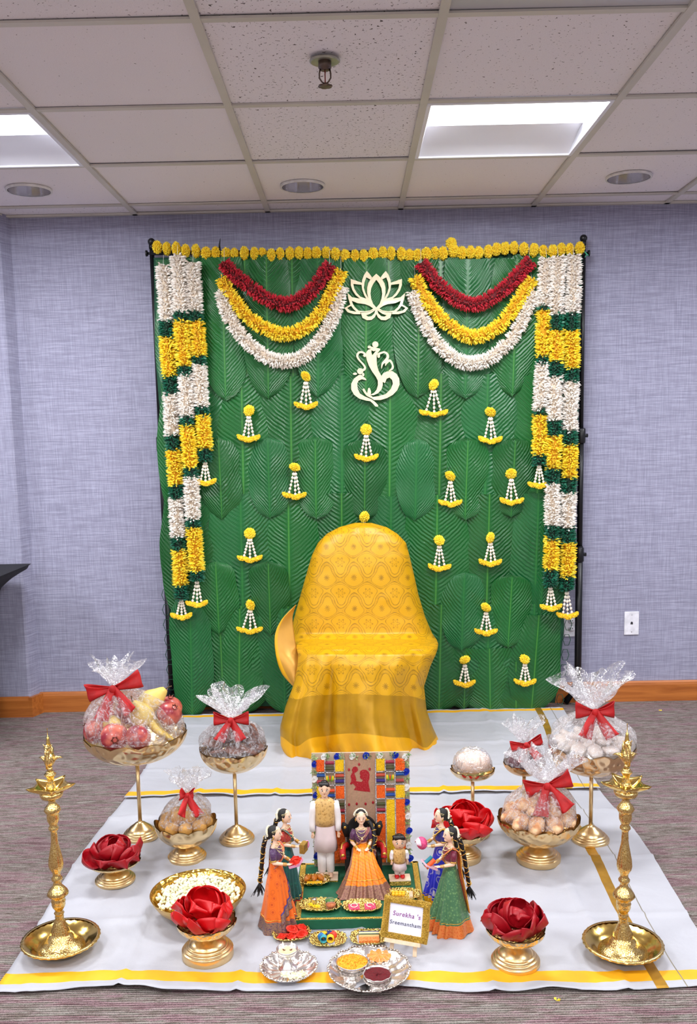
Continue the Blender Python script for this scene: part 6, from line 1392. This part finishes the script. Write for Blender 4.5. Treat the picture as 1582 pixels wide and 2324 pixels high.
sbowl('small silver bowl with orange paste at the back of the larger silver plate', 861, 2196, 860, 2170, .0290, past, 'orange sandal paste heaped in the rear silver bowl', .06)
sbowl('silver bowl of dark red powder, front bowl on the larger silver plate', 857, 2243, 856, 2208, .0345, kum, 'dark red powder filling the front silver bowl', .035)
# sign on an easel ------------------------------------------------------------
a_, b_ = at(884, 2160, z=CH), at(945, 2171, z=CH); rz = atan2(b_.y-a_.y, b_.x-a_.x); mid = (a_+b_)/2
es = thing('easel', 'tiny pale wooden easel carrying the framed sign', 'easel', mid, rz); lean = radians(20); L = (b_-a_).length
TL = Matrix.Rotation(-lean, 4, 'X')
for s in (-1, 1): MB().box((0, 0, 0), (.0095, .006, .118), Matrix.Rotation(0, 3, 'X')).build('leg', WOODP, es).matrix_local = Matrix.Translation((s*L*.44, 0, 0)) @ TL @ Matrix.Rotation(s*-.05, 4, 'Y') @ Matrix.Translation((0, 0, .058))
MB().box((0, 0, 0), (.094, .016, .010)).build('ledge', WOODP, es).matrix_local = TL @ Matrix.Translation((0, -.010, .031))
MB().box((0, 0, 0), (.010, .005, .118)).build('rear_leg', WOODP, es).matrix_local = Matrix.Translation((0, .078, 0)) @ Matrix.Rotation(radians(20), 4, 'X') @ Matrix.Translation((0, 0, .056))
sg = thing('framed_sign', 'white card sign in an ornate gold frame with handwritten words', 'sign', mid, rz); sg.rotation_euler = (-lean, 0, rz)
sg.location = mid+Matrix.Rotation(rz, 3, 'Z') @ (TL.to_3x3() @ V3((.004, -.012, .0362)))
sg.rotation_euler = (-lean, 0, rz); fw, fh = .122, .101
FR = m_ornate('9a6a14', 'f4cf62', 520, .28, 1., .003, .85)
b = MB()
fo = [(fw/2*cx_*(1+.02*cos(q*1.9)), fh/2*(1+cz_)+.0) for q, (cx_, cz_) in enumerate([(-1, -1), (-.6, -1.02), (-.2, -1), (.2, -1.02), (.6, -1), (1, -1.02), (1.02, -.5), (1, 0), (1.02, .5), (1, 1), (.6, 1.04), (.2, 1.0), (-.2, 1.05), (-.6, 1.), (-1, 1.02), (-1.02, .5), (-1, 0), (-1.02, -.5)])]
fi = [(-fw/2+.0165, .0145), (fw/2-.0165, .0145), (fw/2-.0165, fh-.0145), (-fw/2+.0165, fh-.0145)]
b.prism([fo, fi], .007, lambda p: (p[0], p[1]-.0055, p[2])); b.build('frame', FR, sg)
b = MB()
for q in range(150):
    e = (q/150)*4; sd = int(e); f = e-sd; k = R.uniform(.002, .0135)
    x, z = [(-fw/2+fw*f, k), (fw/2-k, fh*f), (fw/2-fw*f, fh-k), (-fw/2+k, fh*(1-f))][sd]; b.ball((x, -.0058, z), (R.uniform(.002, .0034), .0022, R.uniform(.002, .0034)), 6, 4)
b.build('frame_scrolls', FR, sg, stuff=True)
MB().box((0, 0, fh/2), (fw-.03, .002, fh-.026)).build('card', mat('e4e6f8', .6, 0, .01), sg)
def text(s, size, x, z, mm, nm, sl=0.):
    cu = bpy.data.curves.new('t', 'FONT'); cu.body = s; cu.size = size; cu.align_x = 'CENTER'; cu.extrude = .0002; cu.offset = size*.005; cu.space_character = 1.12; cu.shear = .12; ob = bpy.data.objects.new('t', cu); col.objects.link(ob)
    bpy.context.view_layer.update(); me = bpy.data.meshes.new_from_object(ob.evaluated_get(bpy.context.evaluated_depsgraph_get())); bpy.data.objects.remove(ob); me.materials.clear(); me.materials.append(mm)
    o = bpy.data.objects.new(nm, me); col.objects.link(o); o.parent = sg; o.location = (x, -.0014, z); o.rotation_euler = (pi/2, sl, 0)
text("Surekha 's", .0160, .001, .0560, mat('8a2c84', .5), 'magenta_lettering', .02); text("Sreemantham", .0135, -.001, .0350, mat('15173a', .5), 'dark_lettering', .01)
# stray petals on the carpet
for u, v in ((1263, 2273), (1498, 1614)):
    b = MB(); b.petal((0, 0, .002), (1, .3, .2), .012, .004).petal((0, 0, .002), (-.3, .8, .3), .010, .004); o = b.build('stray_petal', YEL); o.location = at(u, v, z=.002); tag(o, 'single yellow petal dropped on the carpet '+('in front of the cloth' if v > 2000 else 'at the right near the wall'), 'petal')
